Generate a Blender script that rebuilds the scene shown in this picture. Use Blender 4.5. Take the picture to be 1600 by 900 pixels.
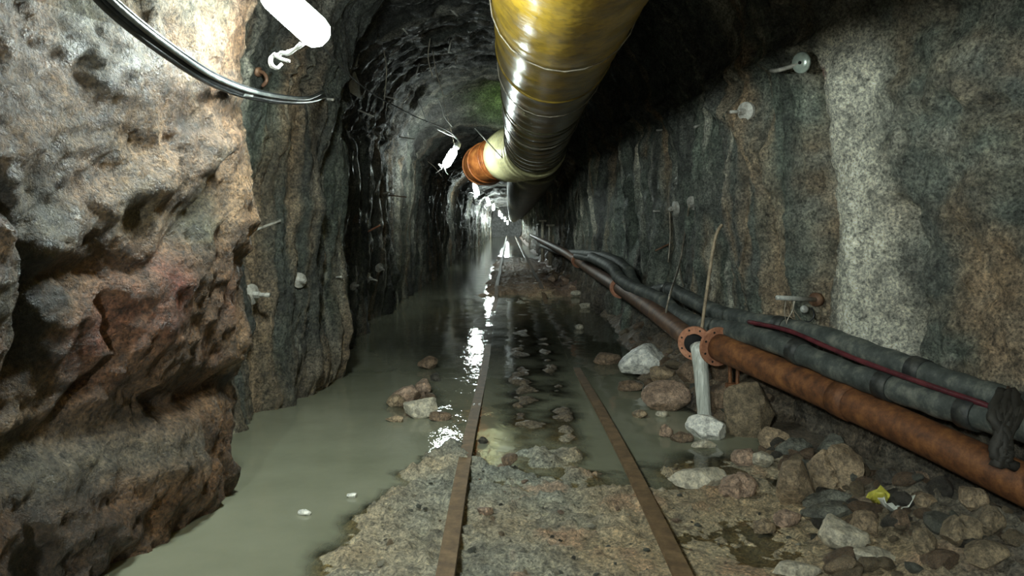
import bpy, math, random
import numpy as np
from mathutils import Vector, Matrix
from mathutils.bvhtree import BVHTree

# ------------------------------------------------------------------ clear
for o in list(bpy.data.objects):
    bpy.data.objects.remove(o)
S = bpy.context.scene
C = S.collection

# ------------------------------------------------------------------ camera, world, exposure
F, VX, VY, H = 1250.0, 795.0, 350.0, 1.5     # focal length in px, vanishing point, eye height
cam_d = bpy.data.cameras.new('camera')
cam = bpy.data.objects.new('camera', cam_d)
C.objects.link(cam)
cam.location = (0, 0, H)
cam.rotation_euler = (math.radians(90), 0, 0)
cam_d.sensor_width = 36
cam_d.lens = 36 * F / 1600
cam_d.shift_x = (800 - VX) / 1600
cam_d.shift_y = -(450 - VY) / 1600
cam_d.clip_end = 300
cam_d.clip_start = 0.05
S.camera = cam

wd = bpy.data.worlds.new('world')
S.world = wd
wd.use_nodes = True
wd.node_tree.nodes['Background'].inputs[0].default_value = (0.55, 0.62, 0.6, 1)
wd.node_tree.nodes['Background'].inputs[1].default_value = 0.35

S.view_settings.view_transform = 'Standard'
S.view_settings.look = 'None'
S.view_settings.gamma = 1
S.view_settings.use_curve_mapping = False
S.view_settings.exposure = 1.38
S.cycles.use_denoising = True
S.cycles.max_bounces = 7
S.cycles.diffuse_bounces = 4
S.cycles.glossy_bounces = 3
S.cycles.transparent_max_bounces = 8
S.cycles.sample_clamp_indirect = 4
S.cycles.use_light_tree = True

# brightness of the lamps (emission strength of bulb glass)
LAMP_NEAR, LAMP_FAR, LAMP_FILL, LAMP_END = 145.0, 58.0, 450.0, 260.0

# ------------------------------------------------------------------ noise
rs = np.random.RandomState(7)
_T = rs.rand(65536).astype(np.float32)


def _hash(ix, iy, iz, seed):
    h = (ix * 73856093) ^ (iy * 19349663) ^ (iz * 83492791) ^ (seed * 2654435)
    h = (h ^ (h >> 13)) * 1274126177
    return _T[(h ^ (h >> 16)) & 65535]


def vnoise(x, y, z, seed=0):
    x, y, z = np.broadcast_arrays(x, y, z)
    ix = np.floor(x).astype(np.int64); iy = np.floor(y).astype(np.int64); iz = np.floor(z).astype(np.int64)
    fx = x - ix; fy = y - iy; fz = z - iz
    fx = fx * fx * (3 - 2 * fx); fy = fy * fy * (3 - 2 * fy); fz = fz * fz * (3 - 2 * fz)
    r = 0
    for a in (0, 1):
        wx = fx if a else 1 - fx
        for b in (0, 1):
            wy = fy if b else 1 - fy
            for c in (0, 1):
                wz = fz if c else 1 - fz
                r = r + wx * wy * wz * _hash(ix + a, iy + b, iz + c, seed)
    return r * 2 - 1


def fbm(x, y, z, o=4, seed=0, g=0.5):
    r = 0; a = 1.0; t = 0
    for i in range(o):
        r = r + a * vnoise(x, y, z, seed + i * 17)
        t += a; a *= g; x = x * 2.03; y = y * 2.03; z = z * 2.03
    return r / t


def ridged(x, y, z, o=3, seed=0):
    r = 0; a = 1.0; t = 0
    for i in range(o):
        r = r + a * (1 - np.abs(vnoise(x, y, z, seed + i * 11)) * 2)
        t += a; a *= 0.5; x = x * 2.1; y = y * 2.1; z = z * 2.1
    return r / t


def ss(a, b, x):
    t = np.clip((x - a) / (b - a), 0, 1)
    return t * t * (3 - 2 * t)


def gauss(d, s):
    return np.exp(-(d / s) ** 2)


def seg_d(u, v, pts):
    """distance of (u,v) to a polyline"""
    best = np.full(np.shape(u), 1e9)
    for (a, b), (c, d) in zip(pts[:-1], pts[1:]):
        dx, dy = c - a, d - b
        t = np.clip(((u - a) * dx + (v - b) * dy) / (dx * dx + dy * dy + 1e-9), 0, 1)
        best = np.minimum(best, np.hypot(u - a - t * dx, v - b - t * dy))
    return best


def P(px, py, D):
    """point at distance D down the tunnel on the line of sight through a photograph pixel"""
    return Vector(((px - VX) / F * D, D, H - (py - VY) / F * D))


# ------------------------------------------------------------------ material helpers
def new_mat(name):
    m = bpy.data.materials.new(name)
    m.use_nodes = True
    nt = m.node_tree
    b = nt.nodes['Principled BSDF']
    return m, nt, b


def N(nt, t, **kw):
    n = nt.nodes.new(t)
    for k, v in kw.items():
        if k.startswith('i_'):
            key = k[2:]
            n.inputs[int(key) if key.isdigit() else key.replace('_', ' ')].default_value = v
        else:
            setattr(n, k, v)
    return n


def L(nt, a, b):
    nt.links.new(a, b)


def coords(nt, kind='Object'):
    return N(nt, 'ShaderNodeTexCoord').outputs[kind]


def noise_n(nt, co, scale, detail=4, rough=0.55, stretch=None):
    if stretch:
        mp = N(nt, 'ShaderNodeMapping'); mp.inputs['Scale'].default_value = stretch
        L(nt, co, mp.inputs[0]); co = mp.outputs[0]
    n = N(nt, 'ShaderNodeTexNoise', i_Scale=scale, i_Detail=detail, i_Roughness=rough)
    L(nt, co, n.inputs['Vector'])
    return n.outputs[0]


def ramp(nt, fac, stops):
    r = N(nt, 'ShaderNodeValToRGB')
    e = r.color_ramp.elements
    while len(e) < len(stops):
        e.new(0.5)
    for i, (p, c) in enumerate(stops):
        e[i].position = p
        e[i].color = (*c, 1) if len(c) == 3 else c
    L(nt, fac, r.inputs[0])
    return r.outputs[0]


def mixc(nt, fac, a, b, mode='MIX'):
    m = N(nt, 'ShaderNodeMix', data_type='RGBA', blend_type=mode)
    for v, k in ((fac, 0), (a, 6), (b, 7)):
        if isinstance(v, (int, float)):
            m.inputs[k].default_value = v
        elif isinstance(v, tuple):
            m.inputs[k].default_value = (*v, 1)
        else:
            L(nt, v, m.inputs[k])
    return m.outputs[2]


def bump(nt, bsdf, h, strength, dist, prev=None):
    b = N(nt, 'ShaderNodeBump', i_Strength=strength, i_Distance=dist)
    L(nt, h, b.inputs['Height'])
    if prev is not None:
        L(nt, prev, b.inputs['Normal'])
    if bsdf is not None:
        L(nt, b.outputs[0], bsdf.inputs['Normal'])
    return b.outputs[0]


def rock_mat(name, base=None, use_attr=None, rough=(0.3, 0.75), grain=(60, 14), bd=(0.01, 0.03), var=0.55, con=0.45, spec=0.6):
    """wet rock: a mottled colour with coarse and fine relief"""
    m, nt, b = new_mat(name)
    b.inputs['Specular IOR Level'].default_value = spec
    co = coords(nt)
    if use_attr:
        at = N(nt, 'ShaderNodeAttribute', attribute_name=use_attr)
        col = at.outputs['Color']
    else:
        rgb = N(nt, 'ShaderNodeRGB'); rgb.outputs[0].default_value = (*base, 1)
        col = rgb.outputs[0]
    n1 = noise_n(nt, co, 5.0, 6, 0.65)
    n2 = noise_n(nt, co, grain[0], 5, 0.7)
    v1 = ramp(nt, n1, [(0.3, (1 - var,) * 3), (0.7, (1 + var * 0.7,) * 3)])
    v2 = ramp(nt, n2, [(0.34, (1 - con,) * 3), (0.5, (0.97,) * 3), (0.68, (1 + con, 1 + con * 0.95, 1 + con * 0.85))])
    n3 = noise_n(nt, co, grain[1] * 1.3, 6, 0.7)
    v3 = ramp(nt, n3, [(0.36, (0.5,) * 3), (0.5, (1.0,) * 3), (0.66, (1.45, 1.42, 1.36))])
    col = mixc(nt, 1.0, col, v3, 'MULTIPLY')
    col = mixc(nt, 1.0, col, v1, 'MULTIPLY')
    col = mixc(nt, 1.0, col, v2, 'MULTIPLY')
    L(nt, col, b.inputs['Base Color'])
    r = ramp(nt, noise_n(nt, co, 9, 3), [(0.35, (rough[0],) * 3), (0.65, (rough[1],) * 3)])
    L(nt, r, b.inputs['Roughness'])
    vor = N(nt, 'ShaderNodeTexVoronoi', i_Scale=grain[1]); L(nt, co, vor.inputs['Vector'])
    p = bump(nt, None, noise_n(nt, co, grain[1], 6, 0.65), 1.0, bd[1] * 1.6)
    p = bump(nt, None, vor.outputs['Distance'], 0.5, bd[1] * 0.8, p)
    bump(nt, b, n2, 1.0, bd[0] * 2.2, p)
    return m


M = {}
M['wall'] = rock_mat('wet_tunnel_rock', use_attr='tint', con=0.75, grain=(55, 16), bd=(0.012, 0.03))
M['vault'] = rock_mat('rough_vault_rock', use_attr='tint', con=0.75, rough=(0.5, 0.9), spec=0.3, grain=(55, 16), bd=(0.012, 0.03))
M['ground'] = rock_mat('wet_track_bed', use_attr='tint', con=0.6, rough=(0.32, 0.8), grain=(70, 30), bd=(0.008, 0.015), var=0.35)
M['rock_tan'] = rock_mat('tan_stone', (0.36, 0.265, 0.17), grain=(90, 22), bd=(0.004, 0.012))
M['rock_pale'] = rock_mat('pale_stone', (0.50, 0.45, 0.35), grain=(80, 18), bd=(0.003, 0.008), var=0.25, con=0.28)
M['rock_white'] = rock_mat('white_stone', (0.78, 0.76, 0.70), grain=(80, 16), bd=(0.003, 0.006), var=0.12, con=0.14)
M['rock_grey'] = rock_mat('grey_stone', (0.17, 0.17, 0.14), grain=(90, 22), bd=(0.004, 0.012))
M['rock_brown'] = rock_mat('brown_stone', (0.23, 0.155, 0.10), grain=(90, 22), bd=(0.004, 0.014))
M['rock_pink'] = rock_mat('pinkish_stone', (0.42, 0.29, 0.21), grain=(90, 22), bd=(0.004, 0.012))
M['rock_olive'] = rock_mat('olive_stone', (0.27, 0.205, 0.13), grain=(90, 20), bd=(0.005, 0.014))
M['rock_dark'] = rock_mat('dark_stone', (0.085, 0.075, 0.06), grain=(90, 22), bd=(0.004, 0.014))


def metal_mat(name, c1, c2, c3, rough=0.6, metallic=0.3, scale=12, bd=0.004):
    m, nt, b = new_mat(name)
    co = coords(nt)
    n = noise_n(nt, co, scale, 6, 0.7)
    L(nt, ramp(nt, n, [(0.3, c1), (0.5, c2), (0.7, c3)]), b.inputs['Base Color'])
    b.inputs['Roughness'].default_value = rough
    b.inputs['Metallic'].default_value = metallic
    bump(nt, b, noise_n(nt, co, scale * 6, 4, 0.7), 0.6, bd)
    return m


M['rust'] = metal_mat('rusty_iron', (0.045, 0.020, 0.012), (0.16, 0.062, 0.024), (0.30, 0.125, 0.042), 0.6, 0.15)
M['rust_flange'] = metal_mat('orange_rust', (0.22, 0.085, 0.05), (0.42, 0.18, 0.10), (0.56, 0.28, 0.17), 0.7, 0.1, 22)
M['rust_far'] = metal_mat('rusty_iron_pipe', (0.05, 0.028, 0.02), (0.14, 0.07, 0.04), (0.24, 0.14, 0.08), 0.55, 0.15)
M['hose'] = metal_mat('muddy_black_rubber', (0.022, 0.026, 0.024), (0.065, 0.073, 0.066), (0.20, 0.20, 0.165), 0.62, 0.0, 9)
M['hose_band'] = metal_mat('hose_joint_band', (0.01, 0.01, 0.01), (0.025, 0.027, 0.025), (0.06, 0.06, 0.05), 0.5, 0.0)
M['cable'] = metal_mat('black_cable_sheath', (0.008, 0.009, 0.01), (0.02, 0.022, 0.024), (0.05, 0.052, 0.055), 0.28, 0.0, 6)
M['cable_matt'] = metal_mat('matt_cable_sheath', (0.01, 0.01, 0.01), (0.03, 0.03, 0.03), (0.07, 0.07, 0.065), 0.7, 0.0, 6)
M['cable_grey'] = metal_mat('grey_cable_sheath', (0.04, 0.045, 0.045), (0.10, 0.11, 0.11), (0.22, 0.23, 0.22), 0.3, 0.0, 6)
M['red_cable'] = metal_mat('dark_red_cable_sheath', (0.03, 0.006, 0.01), (0.085, 0.014, 0.02), (0.15, 0.03, 0.035), 0.4, 0.0, 10)
M['rail'] = metal_mat('muddy_rail_steel', (0.05, 0.034, 0.022), (0.13, 0.088, 0.05), (0.24, 0.17, 0.10), 0.42, 0.35, 14)
M['rail_head'] = metal_mat('worn_rail_head', (0.07, 0.042, 0.022), (0.15, 0.092, 0.045), (0.24, 0.155, 0.08), 0.6, 0.0, 10, 0.003)
M['steel'] = metal_mat('dull_bolt_steel', (0.2, 0.18, 0.15), (0.4, 0.38, 0.34), (0.6, 0.58, 0.52), 0.4, 0.1, 30)
M['white_metal'] = metal_mat('whitish_metal', (0.3, 0.29, 0.27), (0.5, 0.5, 0.46), (0.7, 0.69, 0.66), 0.35, 0.2, 20, 0.002)
M['wood'] = metal_mat('weathered_stick', (0.12, 0.085, 0.055), (0.30, 0.23, 0.15), (0.45, 0.36, 0.25), 0.7, 0.0, 20)
M['wire'] = metal_mat('thin_wire', (0.10, 0.09, 0.07), (0.26, 0.22, 0.17), (0.42, 0.38, 0.30), 0.4, 0.3, 20, 0.001)
M['wire_white'] = metal_mat('white_flex', (0.6, 0.6, 0.58), (0.75, 0.75, 0.73), (0.85, 0.85, 0.83), 0.4, 0.0, 20, 0.001)
M['duct_far'] = metal_mat('dirty_olive_duct', (0.035, 0.03, 0.014), (0.085, 0.072, 0.034), (0.16, 0.14, 0.07), 0.5, 0.0, 3)
M['duct_rust'] = metal_mat('orange_rusty_sheet', (0.10, 0.028, 0.01), (0.36, 0.11, 0.025), (0.55, 0.22, 0.06), 0.5, 0.1, 5)

# yellow ventilation duct
m, nt, b = new_mat('yellow_duct_fabric')
co = coords(nt)
n1 = noise_n(nt, co, 2.2, 6, 0.65)
n2 = noise_n(nt, co, 14, 6, 0.7)
c = ramp(nt, n1, [(0.36, (0.30, 0.19, 0.022)), (0.62, (0.62, 0.40, 0.035))])
c = mixc(nt, ramp(nt, n2, [(0.5, (0, 0, 0)), (0.72, (0.8,) * 3)]), c, (0.10, 0.075, 0.03))
at = N(nt, 'ShaderNodeAttribute', attribute_name='tint')
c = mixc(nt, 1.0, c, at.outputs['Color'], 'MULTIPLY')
L(nt, c, b.inputs['Base Color'])
b.inputs['Roughness'].default_value = 0.33
b.inputs['Coat Weight'].default_value = 0.7
b.inputs['Coat Roughness'].default_value = 0.26
p = bump(nt, None, noise_n(nt, co, 3.5, 3, 0.5), 0.5, 0.05)
bump(nt, b, n2, 0.3, 0.006, p)
M['duct'] = m

# dirty water
m, nt, b = new_mat('murky_water')
nt.nodes.remove(b)
out = nt.nodes['Material Output']
co = coords(nt)
rip = noise_n(nt, co, 9, 4, 0.6, (1.0, 0.45, 1))
rip2 = noise_n(nt, co, 1.6, 2, 0.5)
bp = bump(nt, None, rip2, 0.18, 0.05)
at = N(nt, 'ShaderNodeAttribute', attribute_name='ripple')
bn = N(nt, 'ShaderNodeBump', i_Distance=0.03)
L(nt, at.outputs['Fac'], bn.inputs['Strength'])
L(nt, rip, bn.inputs['Height']); L(nt, bp, bn.inputs['Normal'])
nrm = bn.outputs[0]
dif = N(nt, 'ShaderNodeBsdfDiffuse')
wc = ramp(nt, noise_n(nt, co, 0.9, 5, 0.6), [(0.3, (0.19, 0.195, 0.135)), (0.7, (0.28, 0.28, 0.205))])
L(nt, wc, dif.inputs[0]); L(nt, nrm, dif.inputs['Normal'])
tr = N(nt, 'ShaderNodeBsdfTransparent'); tr.inputs[0].default_value = (0.86, 0.78, 0.62, 1)
ad = N(nt, 'ShaderNodeAttribute', attribute_name='depth')
mx = N(nt, 'ShaderNodeMixShader'); L(nt, ad.outputs['Fac'], mx.inputs[0]); L(nt, tr.outputs[0], mx.inputs[1]); L(nt, dif.outputs[0], mx.inputs[2])
gl = N(nt, 'ShaderNodeBsdfGlossy', i_Roughness=0.035); L(nt, nrm, gl.inputs['Normal'])
fr = N(nt, 'ShaderNodeFresnel', i_IOR=1.4); L(nt, nrm, fr.inputs['Normal'])
mx2 = N(nt, 'ShaderNodeMixShader'); L(nt, fr.outputs[0], mx2.inputs[0]); L(nt, mx.outputs[0], mx2.inputs[1]); L(nt, gl.outputs[0], mx2.inputs[2])
L(nt, mx2.outputs[0], out.inputs[0])
M['water'] = m

m, nt, b = new_mat('falling_water')
co = coords(nt)
st = noise_n(nt, co, 60, 3, 0.6, (1, 1, 0.06))
L(nt, ramp(nt, st, [(0.3, (0.55, 0.56, 0.50)), (0.7, (0.75, 0.76, 0.70))]), b.inputs['Base Color'])
b.inputs['Roughness'].default_value = 0.15
L(nt, ramp(nt, st, [(0.3, (0.55,) * 3), (0.6, (0.95,) * 3)]), b.inputs['Alpha'])
bump(nt, b, st, 0.6, 0.01)
M['stream'] = m


def flat_mat(name, c, rough=0.5, metallic=0.0):
    m, nt, b = new_mat(name)
    co = coords(nt)
    v = ramp(nt, noise_n(nt, co, 25, 4), [(0.3, tuple(x * 0.7 for x in c)), (0.7, tuple(min(1, x * 1.15) for x in c))])
    L(nt, v, b.inputs['Base Color'])
    b.inputs['Roughness'].default_value = rough
    b.inputs['Metallic'].default_value = metallic
    return m


M['white_plastic'] = flat_mat('white_plastic', (0.8, 0.8, 0.76), 0.35)
M['yellow_peel'] = flat_mat('yellow_wrapper', (0.55, 0.50, 0.08), 0.35)
M['white_peel'] = flat_mat('white_wrapper_inside', (0.8, 0.8, 0.72), 0.35)
M['dark_cloth'] = flat_mat('dark_muddy_strap', (0.03, 0.026, 0.02), 0.7)
M['ring'] = flat_mat('dark_duct_ring', (0.09, 0.08, 0.04), 0.25)
M['lit_yellow'] = flat_mat('lamplit_yellow_elbow', (0.72, 0.66, 0.36), 0.3)
M['disc'] = flat_mat('pale_green_reflector', (0.50, 0.58, 0.52), 0.25, 0.3)
M['hole'] = flat_mat('black_gap', (0.01, 0.01, 0.01), 0.9)


def glow(name, strength, col=(0.86, 1.0, 0.95)):
    m = bpy.data.materials.new(name); m.use_nodes = True
    nt = m.node_tree; nt.nodes.remove(nt.nodes['Principled BSDF'])
    e = N(nt, 'ShaderNodeEmission'); e.inputs[0].default_value = (*col, 1); e.inputs[1].default_value = strength
    L(nt, e.outputs[0], nt.nodes['Material Output'].inputs[0])
    return m


M['glow_near'] = glow('near_bulb_glass', LAMP_NEAR)
M['glow_far'] = glow('far_bulb_glass', LAMP_FAR)
M['glow_end'] = glow('end_bulb_glass', LAMP_END)
M['glow_fill'] = glow('fill_bulb_glass', LAMP_FILL)


# ------------------------------------------------------------------ object helpers
def tag(o, label=None, cat=None, group=None, kind=None):
    for k, v in (('label', label), ('category', cat), ('group', group), ('kind', kind)):
        if v:
            o[k] = v
    return o


def empty(name, loc, label=None, cat=None, group=None):
    o = bpy.data.objects.new(name, None)
    o.empty_display_size = 0.1
    C.objects.link(o)
    o.location = loc
    return tag(o, label, cat, group)


def mk(name, verts, faces, mat, parent=None, loc=None, smooth=True, mats=None, fmat=None):
    """one mesh object; verts are world coordinates, origin moved to loc"""
    base = Vector(loc) if loc is not None else (parent['_w'] if False else Vector((0, 0, 0)))
    v = np.asarray(verts, dtype=np.float64)
    if parent is not None:
        off = np.array(parent.location if parent.parent is None else parent.parent.location + parent.location)
        if loc is not None:
            off2 = np.array(loc)
        else:
            off2 = off
        v = v - off2
    else:
        off2 = np.array(base)
        v = v - off2
    me = bpy.data.meshes.new(name)
    me.from_pydata(v.tolist(), [], [tuple(int(i) for i in f) for f in faces])
    me.validate()
    if smooth:
        me.polygons.foreach_set('use_smooth', [True] * len(me.polygons))
    for mm in (mats or [mat]):
        me.materials.append(mm)
    if fmat is not None:
        me.polygons.foreach_set('material_index', fmat)
    me.update()
    o = bpy.data.objects.new(name, me)
    C.objects.link(o)
    if parent is not None:
        o.parent = parent
        o.location = Vector(off2 - off)
    else:
        o.location = Vector(off2)
    return o


class G:
    """collects pieces of one mesh"""
    def __init__(self):
        self.v = []; self.f = []; self.m = []

    def add(self, v, f, m=0):
        k = len(self.v)
        self.v += [tuple(p) for p in v]
        self.f += [tuple(i + k for i in q) for q in f]
        self.m += [m] * len(f)
        return self


def spline(pts, n=8):
    """Catmull-Rom through points"""
    pts = [Vector(p) for p in pts]
    if len(pts) < 3:
        return [pts[0].lerp(pts[-1], i / n) for i in range(n + 1)]
    q = [pts[0] * 2 - pts[1]] + pts + [pts[-1] * 2 - pts[-2]]
    out = []
    for i in range(1, len(q) - 2):
        for k in range(n):
            t = k / n
            a, b_, c_, d = q[i - 1], q[i], q[i + 1], q[i + 2]
            out.append(0.5 * ((2 * b_) + (c_ - a) * t + (2 * a - 5 * b_ + 4 * c_ - d) * t * t + (3 * b_ - a - 3 * c_ + d) * t ** 3))
    out.append(pts[-1])
    return out


def tube(pts, r, seg=12, cap=True, jit=0.0, seed=0):
    pts = [Vector(p) for p in pts]
    n = len(pts)
    rr = list(r) if hasattr(r, '__len__') else [r] * n
    t0 = (pts[1] - pts[0]).normalized()
    up = Vector((0, 0, 1)) if abs(t0.z) < 0.9 else Vector((1, 0, 0))
    u = t0.cross(up).normalized()
    v = []; f = []
    rnd = random.Random(seed)
    for i, p in enumerate(pts):
        t = (pts[min(i + 1, n - 1)] - pts[max(i - 1, 0)]).normalized()
        u = (u - t * u.dot(t)).normalized()
        w = t.cross(u)
        for k in range(seg):
            a = 2 * math.pi * k / seg
            q = rr[i] * (1 + (rnd.random() - 0.5) * jit)
            v.append(p + (u * math.cos(a) + w * math.sin(a)) * q)
    for i in range(n - 1):
        for k in range(seg):
            a = i * seg + k; b_ = i * seg + (k + 1) % seg
            f.append((a, b_, b_ + seg, a + seg))
    if cap:
        f.append(tuple(range(seg - 1, -1, -1)))
        f.append(tuple((n - 1) * seg + k for k in range(seg)))
    return v, f


def hollow(p0, p1, ro, ri, seg=24):
    """a ring or pipe end with a bore"""
    p0, p1 = Vector(p0), Vector(p1)
    t = (p1 - p0).normalized()
    up = Vector((0, 0, 1)) if abs(t.z) < 0.9 else Vector((1, 0, 0))
    u = t.cross(up).normalized(); w = t.cross(u)
    v = []; f = []
    prof = [(p0, ri), (p0, ro), (p1, ro), (p1, ri)]
    for p, r in prof:
        for k in range(seg):
            a = 2 * math.pi * k / seg
            v.append(p + (u * math.cos(a) + w * math.sin(a)) * r)
    for i in range(4):
        j = (i + 1) % 4
        for k in range(seg):
            a = i * seg + k; b_ = i * seg + (k + 1) % seg
            f.append((a, b_, j * seg + (k + 1) % seg, j * seg + k))
    return v, f


def box(c, sx, sy, sz, rot=None):
    R = rot or Matrix.Identity(3)
    c = Vector(c)
    v = [c + R @ Vector((x * sx / 2, y * sy / 2, z * sz / 2)) for x in (-1, 1) for y in (-1, 1) for z in (-1, 1)]
    f = [(0, 1, 3, 2), (4, 6, 7, 5), (0, 4, 5, 1), (2, 3, 7, 6), (0, 2, 6, 4), (1, 5, 7, 3)]
    return v, f


# ------------------------------------------------------------------ tunnel shape
def XL(y):
    # distance of the left wall's foot line
    x = -1.84 + 0 * y
    x = x + 0.27 * ss(3.0, 4.15, y)                       # near bulge leans into the tunnel
    x = x - 0.40 * ss(4.70, 4.95, y)                     # the step behind the near rock
    x = x + 0.30 * ss(6.1, 7.3, y)                       # next shoulder
    x = x - 0.36 * ss(7.75, 8.3, y)
    x = x - 0.02 * ss(10, 14, y)
    return x


def XR(y):
    x = 2.0 + 0.30 * (6.5 - np.minimum(y, 6.5))
    x = np.where(y < 2.5, 3.2, x)
    x = x - 0.28 * ss(7, 11, y) - 0.16 * ss(12.2, 13.6, y)
    return x


def HC(y):
    return 4.15 - 0.65 * ss(15.2, 16.6, y) - 0.02 * np.maximum(0, 3 - y)


ZS = 2.35
ys = np.concatenate([np.arange(-7, 1.6, 0.12), np.arange(1.6, 9, 0.021), np.arange(9, 30, 0.06), np.arange(30, 96, 0.35)])
NS_L, NS_C, NS_R = 125, 170, 125


def wall_grid(side):
    if side == 'left':
        s = np.linspace(0, 1, NS_L)
    elif side == 'right':
        s = np.linspace(0, 1, NS_R)
    else:
        s = np.linspace(0, 1, NS_C)
    Y, Sg = np.meshgrid(ys, s, indexing='ij')
    xl = XL(Y); xr = XR(Y); hc = HC(Y)
    cx = (xl + xr) / 2; hw = (xr - xl) / 2
    zs = np.minimum(ZS, hc - 1.2)
    if side == 'left':
        Z = -0.45 + (zs + 0.45) * Sg; X = xl.copy(); nx = np.ones_like(Y); nz = np.zeros_like(Y)
        arc = Z
    elif side == 'right':
        Z = zs - (zs + 0.45) * Sg; X = xr.copy(); nx = -np.ones_like(Y); nz = np.zeros_like(Y)
        arc = Z + 20
    else:
        a = math.pi * (1 - Sg)
        ca, sa = np.cos(a), np.sin(a)
        k = 0.86
        X = cx + hw * np.sign(ca) * np.abs(ca) ** k
        Z = zs + (hc - zs) * np.abs(sa) ** k
        nx = -ca; nz = -sa
        arc = np.where(a > math.pi / 2, Z, Z + 20)
    return X, Y, Z, nx, nz


def lw(px, py, x=-1.6):
    """a point of the left wall (down-tunnel distance, height) seen at a pixel"""
    D = x * F / (px - VX)
    return (D, H - (py - VY) / F * D)


def rw(px, py):
    D = 5.0
    for _ in range(40):
        D = 0.5 * D + 0.5 * float(XR(np.array(D))) * F / (px - VX)
    return (D, H - (py - VY) / F * D)


def displace(X, Y, Z, nx, nz):
    x, y, z = X, Y, Z
    near = 1 - ss(4.6, 5.6, y)
    left = (x < 0.1) * 1.0
    # arc coordinate so that folds follow the vault
    q = z + np.abs(x) * 0.25
    d = (0.13 - 0.05 * left * near) * fbm(x * 0.8, y * 0.8, z * 0.8, 3, 1)
    d = d + 0.055 * fbm(x * 2.4, y * 2.4, z * 2.4, 4, 5)
    d = d + 0.036 * (fbm(x * 9, y * 9, z * 9, 3, 9) + 0.7 * near * (ridged(x * 7, y * 7, z * 7, 3, 19) - 0.3)) * (0.6 + 0.6 * near)
    d = d + (0.012 * vnoise(x * 19, y * 19, z * 19, 14) + 0.010 * vnoise(x * 38, y * 38, z * 38, 12)) * (1 - ss(6, 9, y))
    # water-worn vertical folds on the deeper walls
    vlt = ss(2.5, 3.2, z)
    wf = ss(4.9, 6.2, y) * (1 - 0.35 * vlt)
    wob = 0.3 * fbm(x * 0.9, y * 0.5, z * 1.2, 3, 31) * (1 + 2.2 * vlt)
    fold = ridged(x * 0.5 * vlt, y * 1.6 + wob, q * (0.22 + 0.5 * vlt), 3, 21)
    d = d + vlt * ss(4, 5, y) * 0.13 * fbm(x * 3, y * 2.2, z * 3, 4, 35)
    d = d + wf * (0.17 * fold + 0.085 * ridged(y * 0, y * 5.2, q * 0.5, 3, 41)) - wf * 0.10 + wf * 0.035 * ridged(y * 0, y * 12 + wob * 3, q * 1.3, 2, 47)
    # near left wall, set features
    if True:
        L_ = left * near * (z < 3.2)
        # a slanting swollen ridge
        pts = [lw(150, 400), lw(190, 345), lw(240, 300), lw(300, 250), lw(345, 215)]
        dd = seg_d(y, z, pts)
        d = d + L_ * 0.085 * gauss(dd, 0.10)
        # deep seams
        for pts, w, amp in (([lw(2, 130), lw(40, 230), lw(90, 330), lw(135, 430), lw(150, 560), lw(120, 650)], 0.05, -0.075),
                            ([lw(135, 430), lw(250, 420), lw(300, 330), lw(330, 240)], 0.05, -0.055),
                            ([lw(330, 180), lw(335, 330), lw(320, 470)], 0.06, -0.04),
                            ([lw(20, 640), lw(120, 650), lw(220, 600), lw(300, 640), lw(345, 600)], 0.05, -0.05),
                            ([lw(200, 640), lw(230, 560), lw(215, 470)], 0.04, -0.06)):
            d = d + L_ * amp * gauss(seg_d(y, z, pts), w)
        # swellings
        for (px, py, r, amp) in ((70, 380, 0.22, 0.12), (100, 200, 0.35, 0.05), (250, 480, 0.25, 0.07), (355, 330, 0.30, 0.10),
                                 (60, 500, 0.2, 0.08), (355, 560, 0.3, 0.06), (200, 150, 0.4, 0.07)):
            c = lw(px, py)
            d = d + L_ * amp * gauss(np.hypot(y - c[0], z - c[1]), r)
        # foot ledge with lumps
        led = left * (1 - ss(4.4, 4.72, y)) * gauss(z - 0.12, 0.30)
        d = d + left * (1 - ss(4.9, 5.6, y)) * gauss(z, 0.45) * (0.10 * ridged(x * 0, y * 2.3, z * 2.3, 4, 57) - 0.05)
        d = d + led * (0.05 + 0.15 * fbm(x * 0, y * 2.6, z * 2.6, 3, 55))
        # undercut just above the waterline
        d = d - left * (1 - ss(4.9, 5.6, y)) * 0.16 * gauss(z - 0.62, 0.10) * (0.5 + fbm(y * 0, y * 1.3, z, 2, 77))
    # foot of the deeper left wall: toe of rubble and the hollow behind the near rock
    d = d + left * gauss(y - 7.35, 0.45) * gauss(z - 0.1, 0.45) * 0.16
    d = d - left * gauss(y - 5.45, 0.33) * gauss(z - 0.35, 0.28) * 0.25
    # right wall: pale rounded curtain and the lip beside it
    R_ = (1 - left) * (z < 2.9)
    a0 = rw(1345, 120); a1 = rw(1352, 330); a2 = rw(1350, 560)
    cur = [a0, rw(1330, 250), a1, rw(1345, 430), a2]
    dd = seg_d(y, z, cur)
    d = d + R_ * 0.13 * gauss(dd, 0.22)
    d = d - R_ * 0.10 * gauss(seg_d(y, z, [rw(1275, 130), rw(1290, 260), rw(1283, 420)]), 0.07)
    d = d - R_ * 0.10 * gauss(seg_d(y, z, [rw(1425, 330), rw(1430, 470), rw(1425, 560)]), 0.07)
    d = d + R_ * 0.10 * gauss(seg_d(y, z, [rw(1130, 150), rw(1180, 200), rw(1220, 300), rw(1240, 470)]), 0.12)
    d = d - R_ * 0.14 * gauss(seg_d(y, z, [rw(1590, 200), rw(1597, 330)]), 0.09)
    d = d + R_ * 0.12 * gauss(np.hypot(y - rw(1540, 130)[0], z - rw(1540, 130)[1]), 0.3)
    d = d - R_ * 0.08 * gauss(seg_d(y, z, [rw(1500, 150), rw(1530, 175), rw(1570, 160)]), 0.04)
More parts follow.
